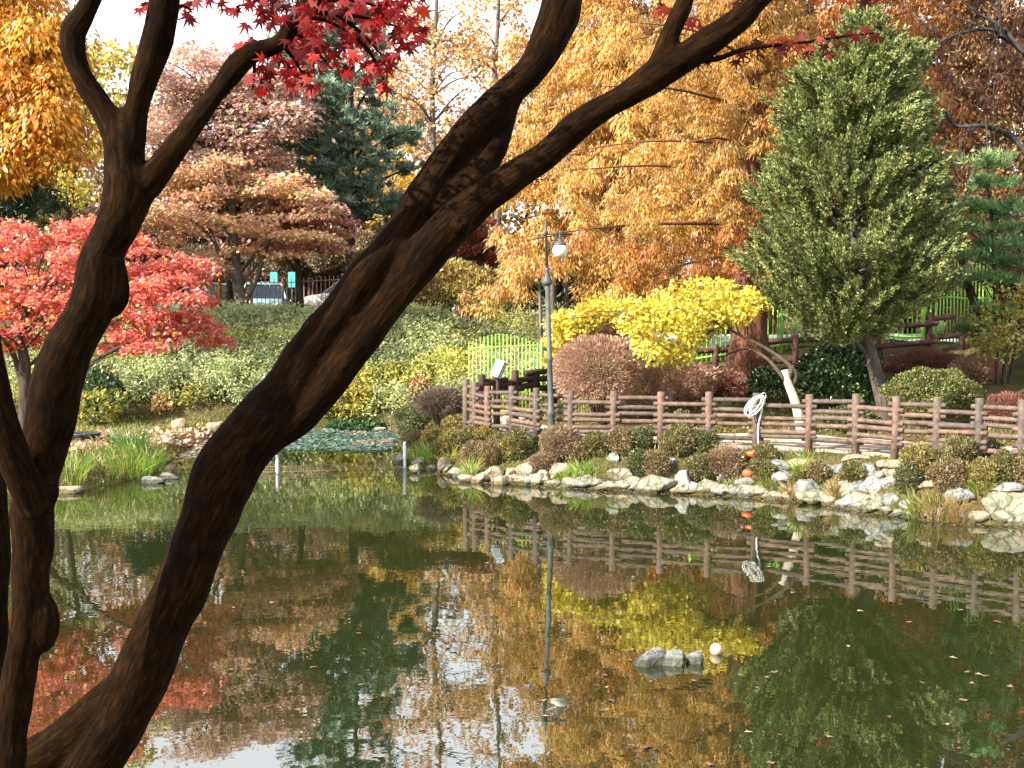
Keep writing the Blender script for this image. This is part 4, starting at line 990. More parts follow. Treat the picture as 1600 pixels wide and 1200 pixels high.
# red brown maple right of it
D = 36.0; base = foot(470, D)
RB = [(3, '#e4a098'), (2, '#ecac90'), (2, '#d09c94'), (2, '#ccb07c'), (1, '#b89a94')]
pd = inpoly([(405, 300), (460, 262), (515, 300), (535, 350), (525, 390), (460, 405), (405, 390)], 46, D, 1.2)
make_tree("maple_tree", "dull red maple with a straight dark trunk against the far fence", base, [base - [0, 0, .1], P(468, 460, D), P(464, 390, D), P(462, 300, D)], .17, pd[::3],
          lambda fo: pads_maple(fo, pd, .6, RB, 150, .15, .12, .22, .2), LEAFTHIN, limb_r=.045)
# tall pinkish grey tree behind
D = 36.2; base = foot(360, D)
PK = [(3, '#e0b4a8'), (3, '#d4aaa0'), (2, '#e8c0a4'), (2, '#c0a8a6'), (1.2, '#e6d096')]
pd = inpoly([(235, 80), (300, 60), (335, 66), (330, 100), (370, 112), (440, 118), (475, 190), (420, 290), (300, 290), (235, 270), (225, 180)], 165, D, 1.6); pd = np.vstack([pd, inpoly([(335, 92), (450, 106), (476, 170), (340, 170)], 45, D, 1.2)])
def ex(mb):
    for x, y in ((300, 90), (260, 130), (420, 190), (330, 130), (390, 200)):
        mb.tube(spline([P(362, 380, D), P((x + 362) / 2, 260, D), P(x, y, D)], 5), np.linspace(.09, .018, 11), 6, False)
make_tree("cherry_tree", "tall pinkish mauve tree with thin crown behind the rusty maple", base, [base - [0, 0, .1], P(360, 400, D), P(355, 280, D), P(345, 170, D)], .16, pd[::2],
          lambda fo: pads_maple(fo, pd, .75, PK, 130, .15, .115, .25, .2), LEAFTHIN, limb_r=.04, extra=ex)
# blue green pine
D = 38.6; base = foot(548, D)
PINE = [(3, '#688474'), (3, '#789074'), (2, '#526c66'), (1.5, '#90a078')]
lay = [(500, 165, 60), (470, 190, 40), (560, 190, 55), (520, 215, 50), (600, 215, 40), (470, 232, 45), (545, 245, 60), (610, 262, 40), (500, 268, 50), (560, 290, 60), (520, 305, 50), (600, 318, 40), (560, 332, 46), (515, 340, 36), (540, 150, 46), (470, 128, 40), (545, 118, 50), (500, 92, 58), (460, 70, 30), (545, 64, 50), (490, 40, 50), (550, 25, 44), (510, 0, 44), (545, -30, 36), (530, -70, 30), (548, -120, 20)]
pd = np.vstack([P(x, y, D) + np.stack([rng.uniform(-1, 1, 12) * w / F * D, rng.uniform(-1.5, 1.5, 12), rng.normal(0, .12, 12)], 1) for x, y, w in lay])
make_tree("pine_tree", "blue green pine with flat tiers of needles behind the maples", base, [base - [0, 0, .1], P(548, 400, D), P(548, 200, D), P(550, -130, D)], .22, pd[::5],
          lambda fo: tufts(fo, rep(pd, 4) + rng.normal(0, 1, (len(pd) * 4, 3)) * [.34, .34, .09], PINE, 40, .31, .038, .9), NEEDLE, limb_r=.06)
# pale tan tall trees with white sky between their leaves
TAN = [(3, '#d8a878'), (2, '#e0bc8c'), (2, '#c89060'), (1.5, '#b8905c'), (1, '#d8c070')]
def talltree(label, px, D, poly, n, pal, k=46, ln=.24, pr=.75, tr=.2, yt=-160, name="poplar_tree", mat=LEAFTHIN, wd=.19, bark=GREYBARK):
    base = foot(px, D); pd = inpoly(poly, n, D, 2.2)
    return make_tree(name, label, base, [base - [0, 0, .2], P(px + 3, 330, D), P(px - 3, 150, D), P(px + 4, 0, D), P(px, yt, D)], tr, pd[::2], lambda fo: pads_ball(fo, pd, pr, pal, int(k * 1.7), ln * .8, wd * .8, .7), mat, limb_r=.06, bark=bark)
talltree("tall thin pale tan tree with a straight trunk, white sky showing through", 678, 52, [(600, 330), (590, 150), (640, 0), (640, -220), (760, -240), (770, 0), (790, 150), (740, 330)], 112, TAN)
talltree("pale peach tree with sparse leaves between the pine and the leaning trunk", 598, 55, [(520, 200), (560, 60), (560, -150), (680, -190), (680, 60), (660, 300), (560, 320)], 72, TAN, name="poplar_tree")
talltree("sparse tan tree left of the golden redwoods", 775, 50, [(740, 330), (720, 100), (760, -160), (860, -200), (870, 60), (840, 300)], 70, [(3, '#d0a468'), (2, '#d8b878'), (2, '#b88c54')])
YG = [(3, '#e0c048'), (2, '#d8b03c'), (1, '#c89a4c'), (1, '#b8a04c')]
D = 44; pd = inpoly([(575, 320), (585, 230), (640, 215), (660, 300), (620, 340)], 26, D, 1); base = foot(612, D)
make_tree("yellow_tree", "small golden yellow tree right of the blue green pine", base, [base - [0, 0, .1], P(612, 350, D), P(615, 230, D)], .1, pd[::3], lambda fo: pads_ball(fo, pd, .5, YG, 60, .17, .13), LEAFTHIN, limb_r=.03)
D = 42; pd = inpoly([(705, 420), (720, 350), (770, 330), (800, 370), (790, 425)], 30, D, 1); base = foot(755, D)
make_tree("maple_tree", "small rust red maple above the far fence left of the lamp", base, [base - [0, 0, .1], P(755, 420, D), P(752, 350, D)], .09, pd[::3], lambda fo: pads_maple(fo, pd, .5, [(3, '#b8604c'), (2, '#c8784c'), (2, '#a8544c'), (1, '#94804c')], 120, .16, .12), LEAFTHIN, limb_r=.03)
# dark evergreens behind the lamp posts
D = 37; base = foot(868, D)
pd = inpoly([(800, 410), (850, 385), (930, 395), (945, 450), (930, 490), (800, 480)], 70, D + 1, 1.2)
def ex(mb):
    mb.tube([foot(886, D - .6), P(884, 430, D - .6), P(882, 380, D - .4)], [.10, .075, .05], 7)
make_tree("yew_tree", "black green evergreens with two pale trunks behind the lamp globe", base, [base - [0, 0, .1], P(864, 450, D - 1), P(862, 380, D - 1)], .16, pd[::4],
          lambda fo: tufts(fo, rep(pd, 5) + rng.normal(0, .3, (len(pd) * 5, 3)), [(3, '#26382a'), (2, '#344a30'), (1, '#5a5c34'), (.6, '#7a5a38')], 28, .26, .045), NEEDLE, extra=ex, bark=GREYBARK)

# dawn redwoods
GOLD = [(4, '#d0a052'), (3, '#c28c42'), (2.5, '#d8b066'), (1.6, '#ae7834'), (1.8, '#ac9650')]
GOLDR = [(3, '#c08040'), (3, '#b06a32'), (2, '#c89850'), (1.5, '#94582c')]
def redwood(label, px, D, R0, Ht, z0, nbr, pal, tr, k=44, clump=.24, ln=.26, per=(8, 15), lowpal=None, bark=REDBARK, taper=.9, wd=.03, right=1.0):
    base = foot(px, D); root = thing("redwood_tree", base, label, "tree", "dawn redwoods")
    mb = MB(); zs = np.linspace(-.1, Ht, 16)
    tp = np.stack([base[0] + rng.normal(0, .03, 16), base[1] + rng.normal(0, .03, 16), base[2] + zs], 1)
    rad = tr * (1 - zs / Ht * .93) * (1 + .55 * np.exp(-np.maximum(zs, 0) * 1.5))
    n = 30; Vt, Ft = tube(tp, rad, n)
    th = np.arange(n) * 2 * np.pi / n
    fl = 1 + .10 * np.cos(th * 7 + .5) + .05 * np.cos(th * 3)
    for i in range(16):
        a = math.exp(-max(zs[i], 0) / 2.5); seg = slice(i * n, (i + 1) * n)
        Vt[seg] = tp[i] + (Vt[seg] - tp[i]) * (1 + (fl - 1) * a)[:, None]
    mb.add(Vt, Ft)
    cl = []
    for b_ in range(nbr):
        u = (b_ + rng.uniform(0, 1)) / nbr; z = z0 + (Ht - z0) * u ** 1.1
        Rz = (R0 * (1 - u) ** taper + .3) * rng.uniform(.65, 1.12); az = b_ * 2.39996 + rng.uniform(-.5, .5)
        dr = np.array([math.cos(az), math.sin(az), 0]); Rz *= 1 - (1 - right) * sstep(-.1, .7, dr[0] * .8 - dr[1] * .6); side = np.array([-dr[1], dr[0], 0])
        o = np.array([base[0], base[1], base[2] + z]); rise = .35 * Rz * (u - .25)
        o = o + [0, 0, rng.normal(0, .15)]; pth = spline([o, o + dr * Rz * .5 + [0, 0, rise * .7 + .15], o + dr * Rz + [0, 0, rise - .1]], 5)
        mb.tube(pth, np.linspace(.028 + .02 * (1 - u), .006, len(pth)), 5, False)
        m_ = int(rng.integers(*per) * (.4 + .6 * Rz / R0)) + 3
        t = rng.uniform(.12, 1.03, m_); idx = t.clip(0, 1) * (len(pth) - 1); i0 = idx.astype(int).clip(0, len(pth) - 2); f = (idx - i0)[:, None]
        c = pth[i0] * (1 - f) + pth[i0 + 1] * f
        w = (1.15 - t) * .42 * Rz + .12
        cl.append(c + side * (rng.uniform(-1, 1, m_) * w)[:, None] + [0, 0, 0] + np.stack([0 * t, 0 * t, rng.normal(-.12, .26, m_)], 1))
    mb.build("trunk", bark, root)
    za_ = rng.uniform(z0, Ht * .8, 130); aa_ = rng.uniform(0, 2 * np.pi, 130); ra_ = rng.uniform(.3, 1.3, 130)
    cl.append(np.stack([base[0] + np.cos(aa_) * ra_, base[1] + np.sin(aa_) * ra_, base[2] + za_], 1))
    cl = np.vstack(cl); cl = cl[cl[:, 2] > base[2] + .8]
    fo = Foliage()
    if lowpal is not None:
        h_ = (cl[:, 2] - base[2]) < 3.4
        clumps_droop(fo, cl[h_], lowpal, k, clump, ln, wd); clumps_droop(fo, cl[~h_], pal, k, clump, ln, wd)
    else: clumps_droop(fo, cl, pal, k, clump, ln, wd)
    fo.build("crown", LEAFTHIN, root)
redwood("great golden dawn redwood with a thick fluted trunk behind the yellow tree", 1168, 23.6, 5.1, 19, 2.6, 92, GOLD,   .36, 150, .24, .115, (13, 23), GOLDR, wd=.025, right=.34)
redwood("golden dawn redwood between the leaning trunk and the thick redwood trunk", 950, 30, 4.3, 22, 2.6, 84, GOLD, .34, 130, .32, .15, (15, 25), wd=.034)
redwood("rust brown dawn redwood above the green juniper", 1345, 31, 4.4, 22, 3.2, 76, GOLDR + [(3, '#a8803c')], .34, 70, .31, .19, (11, 19), wd=.042)
redwood("dull brown dawn redwood behind the bare branches at upper right", 1500, 35, 4.6, 23, 3.0, 72, [(3, '#a07a50'), (2, '#8c6450'), (2, '#b0905c'), (2, '#7c6a54')], .34, 62, .34, .21, (10, 17), wd=.048)
redwood("red brown dawn redwood at the right edge of the picture", 1640, 31, 4.6, 20, 2.6, 70, [(3, '#9a7050'), (2, '#8a5a4c'), (2, '#aa9060'), (2, '#74604c')], .32, 62, .33, .20, (10, 17), wd=.045)
redwood("far golden dawn redwood at top centre behind the others", 1090, 38, 4.0, 25, 3, 60, GOLD, .3, 56, .38, .24, (9, 15), wd=.055)

# juniper
JBARK = mat_noise('juniper_bark', [(0.3, (.04, .03, .026)), (0.7, (.15, .12, .10))], 8, .95, .6, .03, 6, (4, 4, .5))
D = 20.4; base = foot(1390, D)
root = thing("juniper_tree", base, "big green juniper with a leaning grey brown trunk behind the fence", "tree")
tp = spline([base - [0, 0, .1], P(1378, 620, D), P(1360, 550, D), P(1345, 505, D), P(1335, 400, D), P(1335, 250, D), P(1350, 60, D)], 5)
mb = MB(); mb.tube(tp, np.linspace(.165, .03, len(tp)), 12)
mb.tube(spline([P(1362, 560, D), P(1300, 500, D - .2), P(1225, 480, D - .3)], 4), np.linspace(.05, .015, 9), 6, False)
def outline_r(z, side):                   # crown half widths read off the photograph
    yy = [30, 58, 84, 120, 160, 200, 260, 330, 400, 460, 505, 540]
    l = [3, 16, 56, 90, 112, 130, 146, 164, 168, 150, 120, 60]; r_ = [5, 34, 70, 96, 108, 114, 122, 138, 152, 152, 110, 40]
    return np.interp(z, yy, l if side < 0 else r_)
cl, ax = [], []
while len(cl) < 3700:
    y = rng.uniform(22, 538)
    if rng.uniform(0, 165) > outline_r(y, -1) + 8: continue
    az = rng.uniform(0, 2 * np.pi); sx = math.cos(az)
    lump = float(vnoise(np.array(az * 2.3 + y * .008), np.array(y * .030 + 3)))
    if lump < .36 and rng.uniform() < .85: continue
    R = outline_r(y, sx) / F * D; q = rng.uniform(.08, 1) ** .6 * (.62 + .52 * lump)
    off = sx * R * q
    if y > np.interp(off / D * F, [-160, -100, -30, 20, 60, 110, 170], [474, 494, 532, 522, 490, 455, 400]) + rng.normal(0, 8): continue
    c = P(1334 + 14 * (y < 120), y, D) + np.array([off, math.sin(az) * R * q * .95, -.12])
    cl.append(c); ax.append([sx * .8 + .15, math.sin(az) * .8, rng.uniform(.3, 1.15)])
cl, ax = np.array(cl), np.array(ax)
limbs(mb, tp, cl[::50], .028)
mb.build("trunk", JBARK, root)
JUN = [(3, '#8c9458'), (3, '#78844a'), (2, '#98a062'), (2.4, '#50623c'), (.9, '#a09c62'), (.3, '#9a7850')]
fo = Foliage(); sprays(fo, cl, ax, JUN, 100, .07, .027, .40, .72, .26); fo.build("crown", NEEDLE, root)

# yellow tree with the white wrapped trunk
YBARK = mat_noise('tan_bark', [(0.35, (.045, .034, .024)), (0.7, (.11, .085, .06))], 9, .9, .3, .02)
D = 19.9; base = foot(1256, D)
root = thing("yellow_tree", base, "low bright yellow tree leaning left from a white wrapped trunk", "tree")
tp = spline([base - [0, 0, .05], P(1243, 630, D), P(1231, 598, D), P(1236, 575, D), P(1215, 556, D + .1), P(1180, 535, D + .2), P(1130, 510, D + .3), P(1080, 480, D + .5), P(1010, 495, D + .6)], 4)
mb = MB(); mb.tube(tp, np.interp(np.arange(len(tp)), [0, 8, 12, len(tp) - 1], [.078, .055, .042, .012]), 9)
mb.tube(spline([P(1231, 600, D), P(1212, 575, D), P(1195, 558, D + .2), P(1165, 545, D + .4), P(1120, 560, D + .6)], 4), np.linspace(.045, .015, 17), 7, False)
mb.tube(spline([P(1240, 600, D + .02), P(1244, 585, D), P(1236, 572, D)], 4), np.linspace(.04, .035, 9), 7)
p1 = inpoly([(980, 480), (1015, 460), (1060, 444), (1130, 448), (1190, 466), (1185, 490), (1140, 512), (1100, 520), (1085, 562), (1040, 572), (995, 540), (975, 510)], 96, D + .5, .7)
p2 = inpoly([(868, 500), (900, 478), (960, 474), (1000, 480), (985, 500), (930, 512), (895, 520), (872, 560), (864, 580), (862, 520)], 60, D + 2.3, .5)
pd = np.vstack([p1, p2])
for t in pd[::5]:
    s_ = tp[18:][np.argmin(np.linalg.norm(tp[18:] - t - np.array([.35, 0, -.1]), axis=1))]
    mb.tube(spline([s_, (s_ + t) / 2 + [0, 0, .05], t], 4), np.linspace(.016, .005, 9), 5, False)
mb.build("trunk", YBARK, root)
wp = MB(); w0 = spline([base - [0, 0, .02], P(1243, 630, D), P(1231, 598, D), P(1226, 578, D)], 4)
wp.tube(w0, np.interp(np.arange(len(w0)), [0, len(w0) - 1], [.098, .062]), 12); wp.build("trunk_wrap", mat_noise("white_wrap", [(0.3, (.42, .36, .27)), (0.7, (.66, .60, .50))], 12, .8, .4, .01), root)
fo = Foliage(); YL = [(4, '#f2d850'), (3, '#ecd258'), (2, '#f6e47a'), (1.8, '#d6bc48'), (1, '#b4ac4a')]
pads_ball(fo, p1, .25, YL, 62, .082, .074, .7, .1); pads_ball(fo, p2, .25, YL, 74, .082, .074, .7, .1); fo.build("crown", LEAFTHIN, root)

# pine sapling at right
D = 23.2; base = foot(1552, D); root = thing("pine_tree", base, "slender green pine sapling at the right edge with open tiers", "tree")
mb = MB(); tp = spline([base - [0, 0, .1], P(1556, 500, D), P(1552, 400, D), P(1546, 280, D), P(1540, 180, D)], 4); mb.tube(tp, np.linspace(.06, .015, len(tp)), 8)
lay = [(1545, 290, 28), (1525, 325, 40), (1580, 330, 26), (1530, 360, 44), (1570, 385, 40), (1540, 408, 52), (1590, 412, 36), (1520, 435, 40), (1570, 440, 44), (1535, 490, 42), (1530, 515, 34), (1545, 255, 20), (1480, 165, 26), (1500, 120, 20)]
pd = np.vstack([P(x, y, D) + np.stack([rng.uniform(-1, 1, 10) * w / F * D, rng.uniform(-.5, .5, 10), rng.normal(0, .05, 10)], 1) for x, y, w in lay[:12]])
limbs(mb, tp, pd[::4], .02); mb.build("trunk", BARK, root)
fo = Foliage(); tufts(fo, rep(pd, 3) + rng.normal(0, .1, (len(pd) * 3, 3)) * [1, 1, .4], [(3, '#6a9058'), (2, '#80a464'), (2, '#5a7c4c'), (1, '#9aa868')], 34, .2, .018, .9); fo.build("crown", NEEDLE, root)
# yellow green sapling at the right edge
D = 21.8; base = foot(1566, D); root = thing("willow_shrub", base, "multi stemmed yellow green sapling at the right edge", "tree")
pd = inpoly([(1530, 480), (1550, 445), (1600, 440), (1680, 450), (1690, 540), (1610, 552), (1560, 560), (1535, 540)], 60, D, .8)
mb = MB()
for x0, x1 in ((1560, 1562), (1578, 1590), (1570, 1575), (1600, 1640)):
    mb.tube(spline([foot(x0, D) - [0, 0, .05], P((x0 + x1) / 2 - 4, 580, D), P(x1, 520, D), P(x1 + 8, 470, D)], 4), np.linspace(.045, .012, 13), 7)
mb.build("trunk", BARK, root)
fo = Foliage(); pads_ball(fo, pd, .3, [(3, '#a3a04c'), (2, '#8f9444'), (2, '#b8a84c'), (1, '#c0964c')], 60, .085, .05); fo.build("crown", LEAF, root)
# dark bare tree reaching in from the right
D = 24.5; base = foot(1700, D); root = thing("bare_tree", base, "dark nearly leafless tree reaching in from the right edge", "tree")
mb = MB(); mb.tube(spline([base - [0, 0, .1], P(1695, 450, D), P(1680, 250, D), P(1668, 60, D), P(1650, -150, D)], 5), np.linspace(.22, .07, 21), 10)
for pts, r in (([(1690, 330), (1620, 255), (1590, 222), (1560, 203), (1530, 196), (1492, 196), (1474, 168)], .085), ([(1672, 160), (1600, 82), (1565, 56), (1545, 46), (1500, 52), (1450, 75)], .075), ([(1600, 82), (1562, 40), (1530, 22), (1496, -6), (1470, -40)], .05),
               ([(1565, 56), (1562, 0), (1568, -60)], .035), ([(1560, 60), (1552, 150), (1556, 260)], .016), ([(1530, 196), (1505, 215), (1495, 260), (1500, 300)], .03), ([(1700, 480), (1620, 420), (1560, 350), (1510, 300), (1485, 250)], .05), ([(1500, 52), (1480, 130), (1462, 140)], .016), ([(1600, 222), (1640, 200), (1660, 180)], .03), ([(1545, 46), (1480, 20), (1440, -10)], .022), ([(1450, 0), (1443, 60), (1445, 130)], .010)):
    p = np.array([P(x, y, D + rng.normal(0, .15)) for x, y in pts]); p = spline(p, 4); mb.tube(p, np.linspace(r, r * .25, len(p)), 7, False)
    for j in range(3, len(p), 2):
        e = p[j] + np.array([rng.normal(-.25, .35), rng.normal(0, .3), rng.normal(.15, .35)]); mb.tube(spline([p[j], (p[j] + e) / 2 + rng.normal(0, .05, 3), e], 3), np.linspace(r * .22, .003, 7), 4, False)
mb.build("trunk", mat_noise("dark_bark", [(0.3, (.018, .018, .02)), (0.7, (.06, .055, .055))], 8, .95, .4, .02), root)
pd = inpoly([(1470, 40), (1600, 20), (1620, 300), (1500, 320), (1460, 200)], 34, D + .5, 1); fo = Foliage()
pads_ball(fo, pd, .4, [(3, '#8a7a3c'), (2, '#a0643c'), (1, '#7a4034')], 16, .09, .05); fo.build("crown", LEAF, root)
# leaning dark trunk between juniper and the sapling
D = 23.8; base = foot(1548, D); root = thing("leaning_tree", base, "dark leaning trunk between the juniper and the tall green fence", "tree")
mb = MB(); mb.tube(spline([base - [0, 0, .1], P(1535, 500, D), P(1514, 450, D), P(1500, 390, D), P(1496, 340, D), P(1512, 290, D), P(1540, 230, D)], 4), np.linspace(.12, .03, 25), 9)
mb.build("trunk", BARK, root); pd = inpoly([(1490, 320), (1550, 220), (1600, 260), (1560, 330)], 18, D + .6, .6); fo = Foliage()
pads_ball(fo, pd, .35, [(3, '#94703c'), (2, '#7a5a38'), (1, '#a8843f')], 34, .09, .06); fo.build("crown", LEAF, root)

# wood far behind everything: distinct trees of several kinds
FAR = [(-260, 44, 9, '#8a7a44', 70), (-120, 50, 10, '#a08a4c', 70), (20, 52, 8.5, '#b0a05c', 44), (170, 56, 7.5, '#7c6e50', 44), (430, 58, 9, '#94786c', 60), (500, 62, 11, '#8a7458', 60), (60, 60, 13, '#a09450', 130), (230, 58, 11.5, '#b89070', 140), (330, 56, 8.0, '#c09078', 130), (400, 60, 10, '#b89468', 130), (545, 62, 13, '#c0a05c', 120), (620, 62, 12, '#c89c60', 90), (720, 64, 12, '#9c8458', 70), (820, 58, 12, '#a8884c', 90), (900, 48, 13, '#b8904c', 110), (1010, 52, 15, '#b0803f', 110), (1200, 44, 15, '#8a6a38', 150), (1280, 50, 17, '#9a6a3c', 150), (1420, 46, 15, '#8a5a3c', 150), (1560, 44, 15, '#7a5238', 150), (1700, 42, 14, '#8a6a3c', 120), (1850, 40, 13, '#7c6a3c', 90)]
FARW = ["olive", "ochre", "pale yellow", "drab", "mauve", "brown", "dusky olive", "dun", "smoky brown", "grey green", "khaki", "buff", "fawn", "amber", "golden", "orange brown", "dark ochre", "russet", "red brown", "umber", "bronze", "olive brown"]
for i, (px, D, ht, c, n) in enumerate(FAR):
    base = foot(px, D); lc = lin(c)
    w = 3.4
    pd = base + [0, 0, ht * .52] + rdir(n) * rng.uniform(.3, 1, (n, 1)) ** .5 * np.array([w, w * .8, ht * .50])
    pal = [(3, c), (2, '#%02x%02x%02x' % tuple(int(max(0, min(255, int(c[k:k + 2], 16) * 1.2 + 6))) for k in (1, 3, 5))), (2, '#%02x%02x%02x' % tuple(int(int(c[k:k + 2], 16) * .72) for k in (1, 3, 5)))]
    make_tree("background_tree", f"distant {FARW[i]} tree in the wood behind, " + ("left of the lamp posts" if px < 850 else "right of the lamp posts"), base, [base - [0, 0, .2], base + [.1, 0, ht * .5], base + [0, 0, ht * .92]], .2, pd[::6], lambda fo: pads_ball(fo, pd, .8, pal, 52, .30, .22, .8), LEAFTHIN, limb_r=.05, group="trees of the wood behind")

# ------------------------------------------------------------------ cars beyond the far fence
TYRE = mat_plain("tyre", (.02, .02, .02), .8); RIM = mat_plain("rim", (.5, .5, .52), .3, .8); GL = mat_plain("car_glass", (.02, .03, .035), .06)
LIGHTM = mat_plain("headlight_glass", (.7, .72, .75), .1)
def car(px, D, yaw, paint, label, suv=False):
    base = foot(px, D); root = thing("parked_car", base, label, "car", "cars parked beyond the far fence")
    R = np.array(Matrix.Rotation(yaw, 3, 'Z')); T = lambda V: np.asarray(V, float) @ R.T + base
    k = 1.12 if suv else 1.0
    # stations along the car: x, half width, bottom, top of the body
    st = [(-2.15, .70, .42, .62), (-2.05, .80, .30, .78 * k), (-1.3, .85, .24, .84 * k), (0, .86, .22, .86 * k), (.85, .86, .24, .86 * k), (1.5, .82, .26, .78 * k), (2.0, .74, .34, .66 * k), (2.15, .62, .42, .56)]
    V, Fs = [], []
    for x, hw, zb, zt in st:
        V += [(x, -hw * .92, zb), (x, -hw, zb + .12), (x, -hw, zt - .10), (x, -hw * .86, zt), (x, hw * .86, zt), (x, hw, zt - .10), (x, hw, zb + .12), (x, hw * .92, zb)]
    for i in range(len(st) - 1):
        for j in range(8): a, b_ = i * 8 + j, i * 8 + (j + 1) % 8; Fs.append([a, a + 8, b_ + 8, b_])
    Fs.append(list(range(8))); Fs.append([(len(st) - 1) * 8 + j for j in range(8)][::-1])
    mesh_from("body", T(V), Fs, paint, root, True)
    zt = .86 * k; hr = 1.42 * k
    cabp = [(-1.95 if suv else -1.55, zt - .04), (-1.75 if suv else -1.0, hr - .05), (-.3, hr), (.25, hr - .02), (1.05, zt - .04)]
    def cab(inset, z_in, name, m):
        V = []
        for x, z in cabp:
            w = .80 if z < zt + .01 else .62
            V += [(x, -(w + inset), z - z_in), (x, w + inset, z - z_in)]
        Fs = [[0, 2, 3, 1], [2, 4, 5, 3], [4, 6, 7, 5], [6, 8, 9, 7], [0, 8, 6, 4, 2][::-1], [1, 3, 5, 7, 9][::-1], [0, 1, 9, 8]]
        return mesh_from(name, T(V), Fs, m, root, False)
    cab(0, .03, "windows", GL)
    rf = MB(); rf.add(T([(cabp[1][0] - .02, -.64, hr - .06), (cabp[1][0] - .02, .64, hr - .06), (-.3, -.66, hr + .0), (-.3, .66, hr), (.3, -.64, hr - .05), (.3, .64, hr - .05), (cabp[1][0] - .02, -.6, hr), (cabp[1][0] - .02, .6, hr), (-.3, -.6, hr + .05), (-.3, .6, hr + .05), (.3, -.58, hr + .02), (.3, .58, hr + .02)]),
           [[0, 2, 3, 1], [2, 4, 5, 3], [6, 7, 9, 8], [8, 9, 11, 10], [0, 1, 7, 6], [4, 10, 11, 5], [0, 6, 8, 2], [2, 8, 10, 4], [1, 3, 9, 7], [3, 5, 11, 9]])
    for sgn in (-1, 1):
        for (xa, za), (xb, zb_) in (((cabp[0][0], zt - .03), (cabp[1][0], hr - .04)), ((-.25, zt - .03), (-.25, hr)), ((1.05, zt - .03), (.27, hr - .02))):
            rf.tube(T([(xa, sgn * .815, za), (xb, sgn * .64, zb_)]), .035, 6)
    rf.build("roof", paint, root, False)
    for x in (-1.32, 1.35):
        for sgn in (-1, 1):
            w = MB().tube(T([(x, sgn * .70, .31), (x, sgn * .72, .31), (x, sgn * .86, .31), (x, sgn * .88, .31)]), [.25, .31, .31, .26], 18).build("wheel", TYRE, root)
            rw = MB().tube(T([(x, sgn * .86, .31), (x, sgn * .892, .31)]), [.19, .17], 14).build("rim", RIM, None); rw.parent = w; rw.matrix_parent_inverse = Matrix.Translation(-Vector(base))
    for sgn in (-1, 1):
        MB().ball(T([(2.03, sgn * .55, .60 * k)])[0], (.10, .13, .08), 10, 6).build("headlight", LIGHTM, root)
    return root
car(560, 39.6, math.radians(205), mat_plain("white_paint", (.62, .64, .66), .25), "white parked car facing left, partly hidden by the leaning trunk", True)
car(415, 40.6, math.radians(-80), mat_plain("pale_blue_paint", (.28, .50, .58), .25), "pale blue parked car with its bonnet towards the far fence")
car(318, 40.2, math.radians(185), mat_plain("teal_paint", (.09, .16, .17), .3), "dark teal parked car half hidden behind the red maple")
lot = MB(); a, b_ = P(250, 480, 38.2), P(980, 480, 38.2)
gxx, gyy = np.meshgrid(np.linspace(a[0], b_[0], 30), np.linspace(38.2, 44, 12)); Vl = np.stack([gxx.ravel(), gyy.ravel(), (height(gxx, gyy) + .045).ravel()], 1)
I = (np.arange(11)[:, None] * 30 + np.arange(29)[None]).ravel()
tag(mesh_from("car_park", Vl, np.stack([I, I + 1, I + 31, I + 30], 1), mat_noise("asphalt", [(0.3, (.04, .04, .04)), (0.7, (.07, .07, .068))], 30, .95, .2, .01), None, True), kind="structure")
TEAL = mat_plain("teal_board", (.10, .50, .48), .5)
for x, lab in ((428, "left teal board standing behind the pale blue car"), (456, "right teal board standing behind the pale blue car")):
    q = P(x, 437, 43.0); g = float(height(q[0], q[1])); root = thing("notice_board", [q[0], q[1], g], lab, "board", "teal boards in the car park")
    MB().box(q, (.28, .05, .6)).build("panel", TEAL, root, False); MB().tube([[q[0], q[1] + .05, g - .05], [q[0], q[1] + .05, q[2] + .3]], .03, 8).build("post", LAMPMETAL, root)
# ------------------------------------------------------------------ the dark maples in front
m, nt, N, L, b = nodes("dark_maple_bark")
at = N.new("ShaderNodeAttribute"); at.attribute_name = "bark"
mp = N.new("ShaderNodeMapping"); mp.inputs["Scale"].default_value = (1, 1, .16); L.new(at.outputs["Vector"], mp.inputs["Vector"])
f1 = noise_tex(nt, 130, 9, mp.outputs["Vector"], .72); f2 = noise_tex(nt, 9, 4, at.outputs["Vector"])
c1 = ramp(nt, f1, [(0.32, (.002, .0009, .0003)), (0.50, (.0105, .0046, .0012)), (0.72, (.036, .0175, .005))])
c2 = ramp(nt, f2, [(0.35, (.55, .5, .5)), (0.62, (1.1, 1.05, 1.0)), (0.8, (1.5, 1.4, 1.2))])
mx = N.new("ShaderNodeMix"); mx.data_type = 'RGBA'; mx.blend_type = 'MULTIPLY'; mx.inputs[0].default_value = 1
L.new(c1, mx.inputs[6]); L.new(c2, mx.inputs[7]); L.new(mx.outputs[2], b.inputs["Base Color"])
b.inputs["Roughness"].default_value = .9; b.inputs["Specular IOR Level"].default_value = .06
L.new(bump(nt, f1, .45, .006), b.inputs["Normal"])
MBARK = m
def stem(rows, D):                         # rows: px, py, half width in pixels, extra depth
    r = np.array([list(t) + [0] * (4 - len(t)) for t in rows], float)
    s = spline(r, 6)
    pts = np.array([P(x, y, D + d) for x, y, w, d in s]); rad = np.array([w * (D + d) / F for x, y, w, d in s]) * .97
    return pts, rad
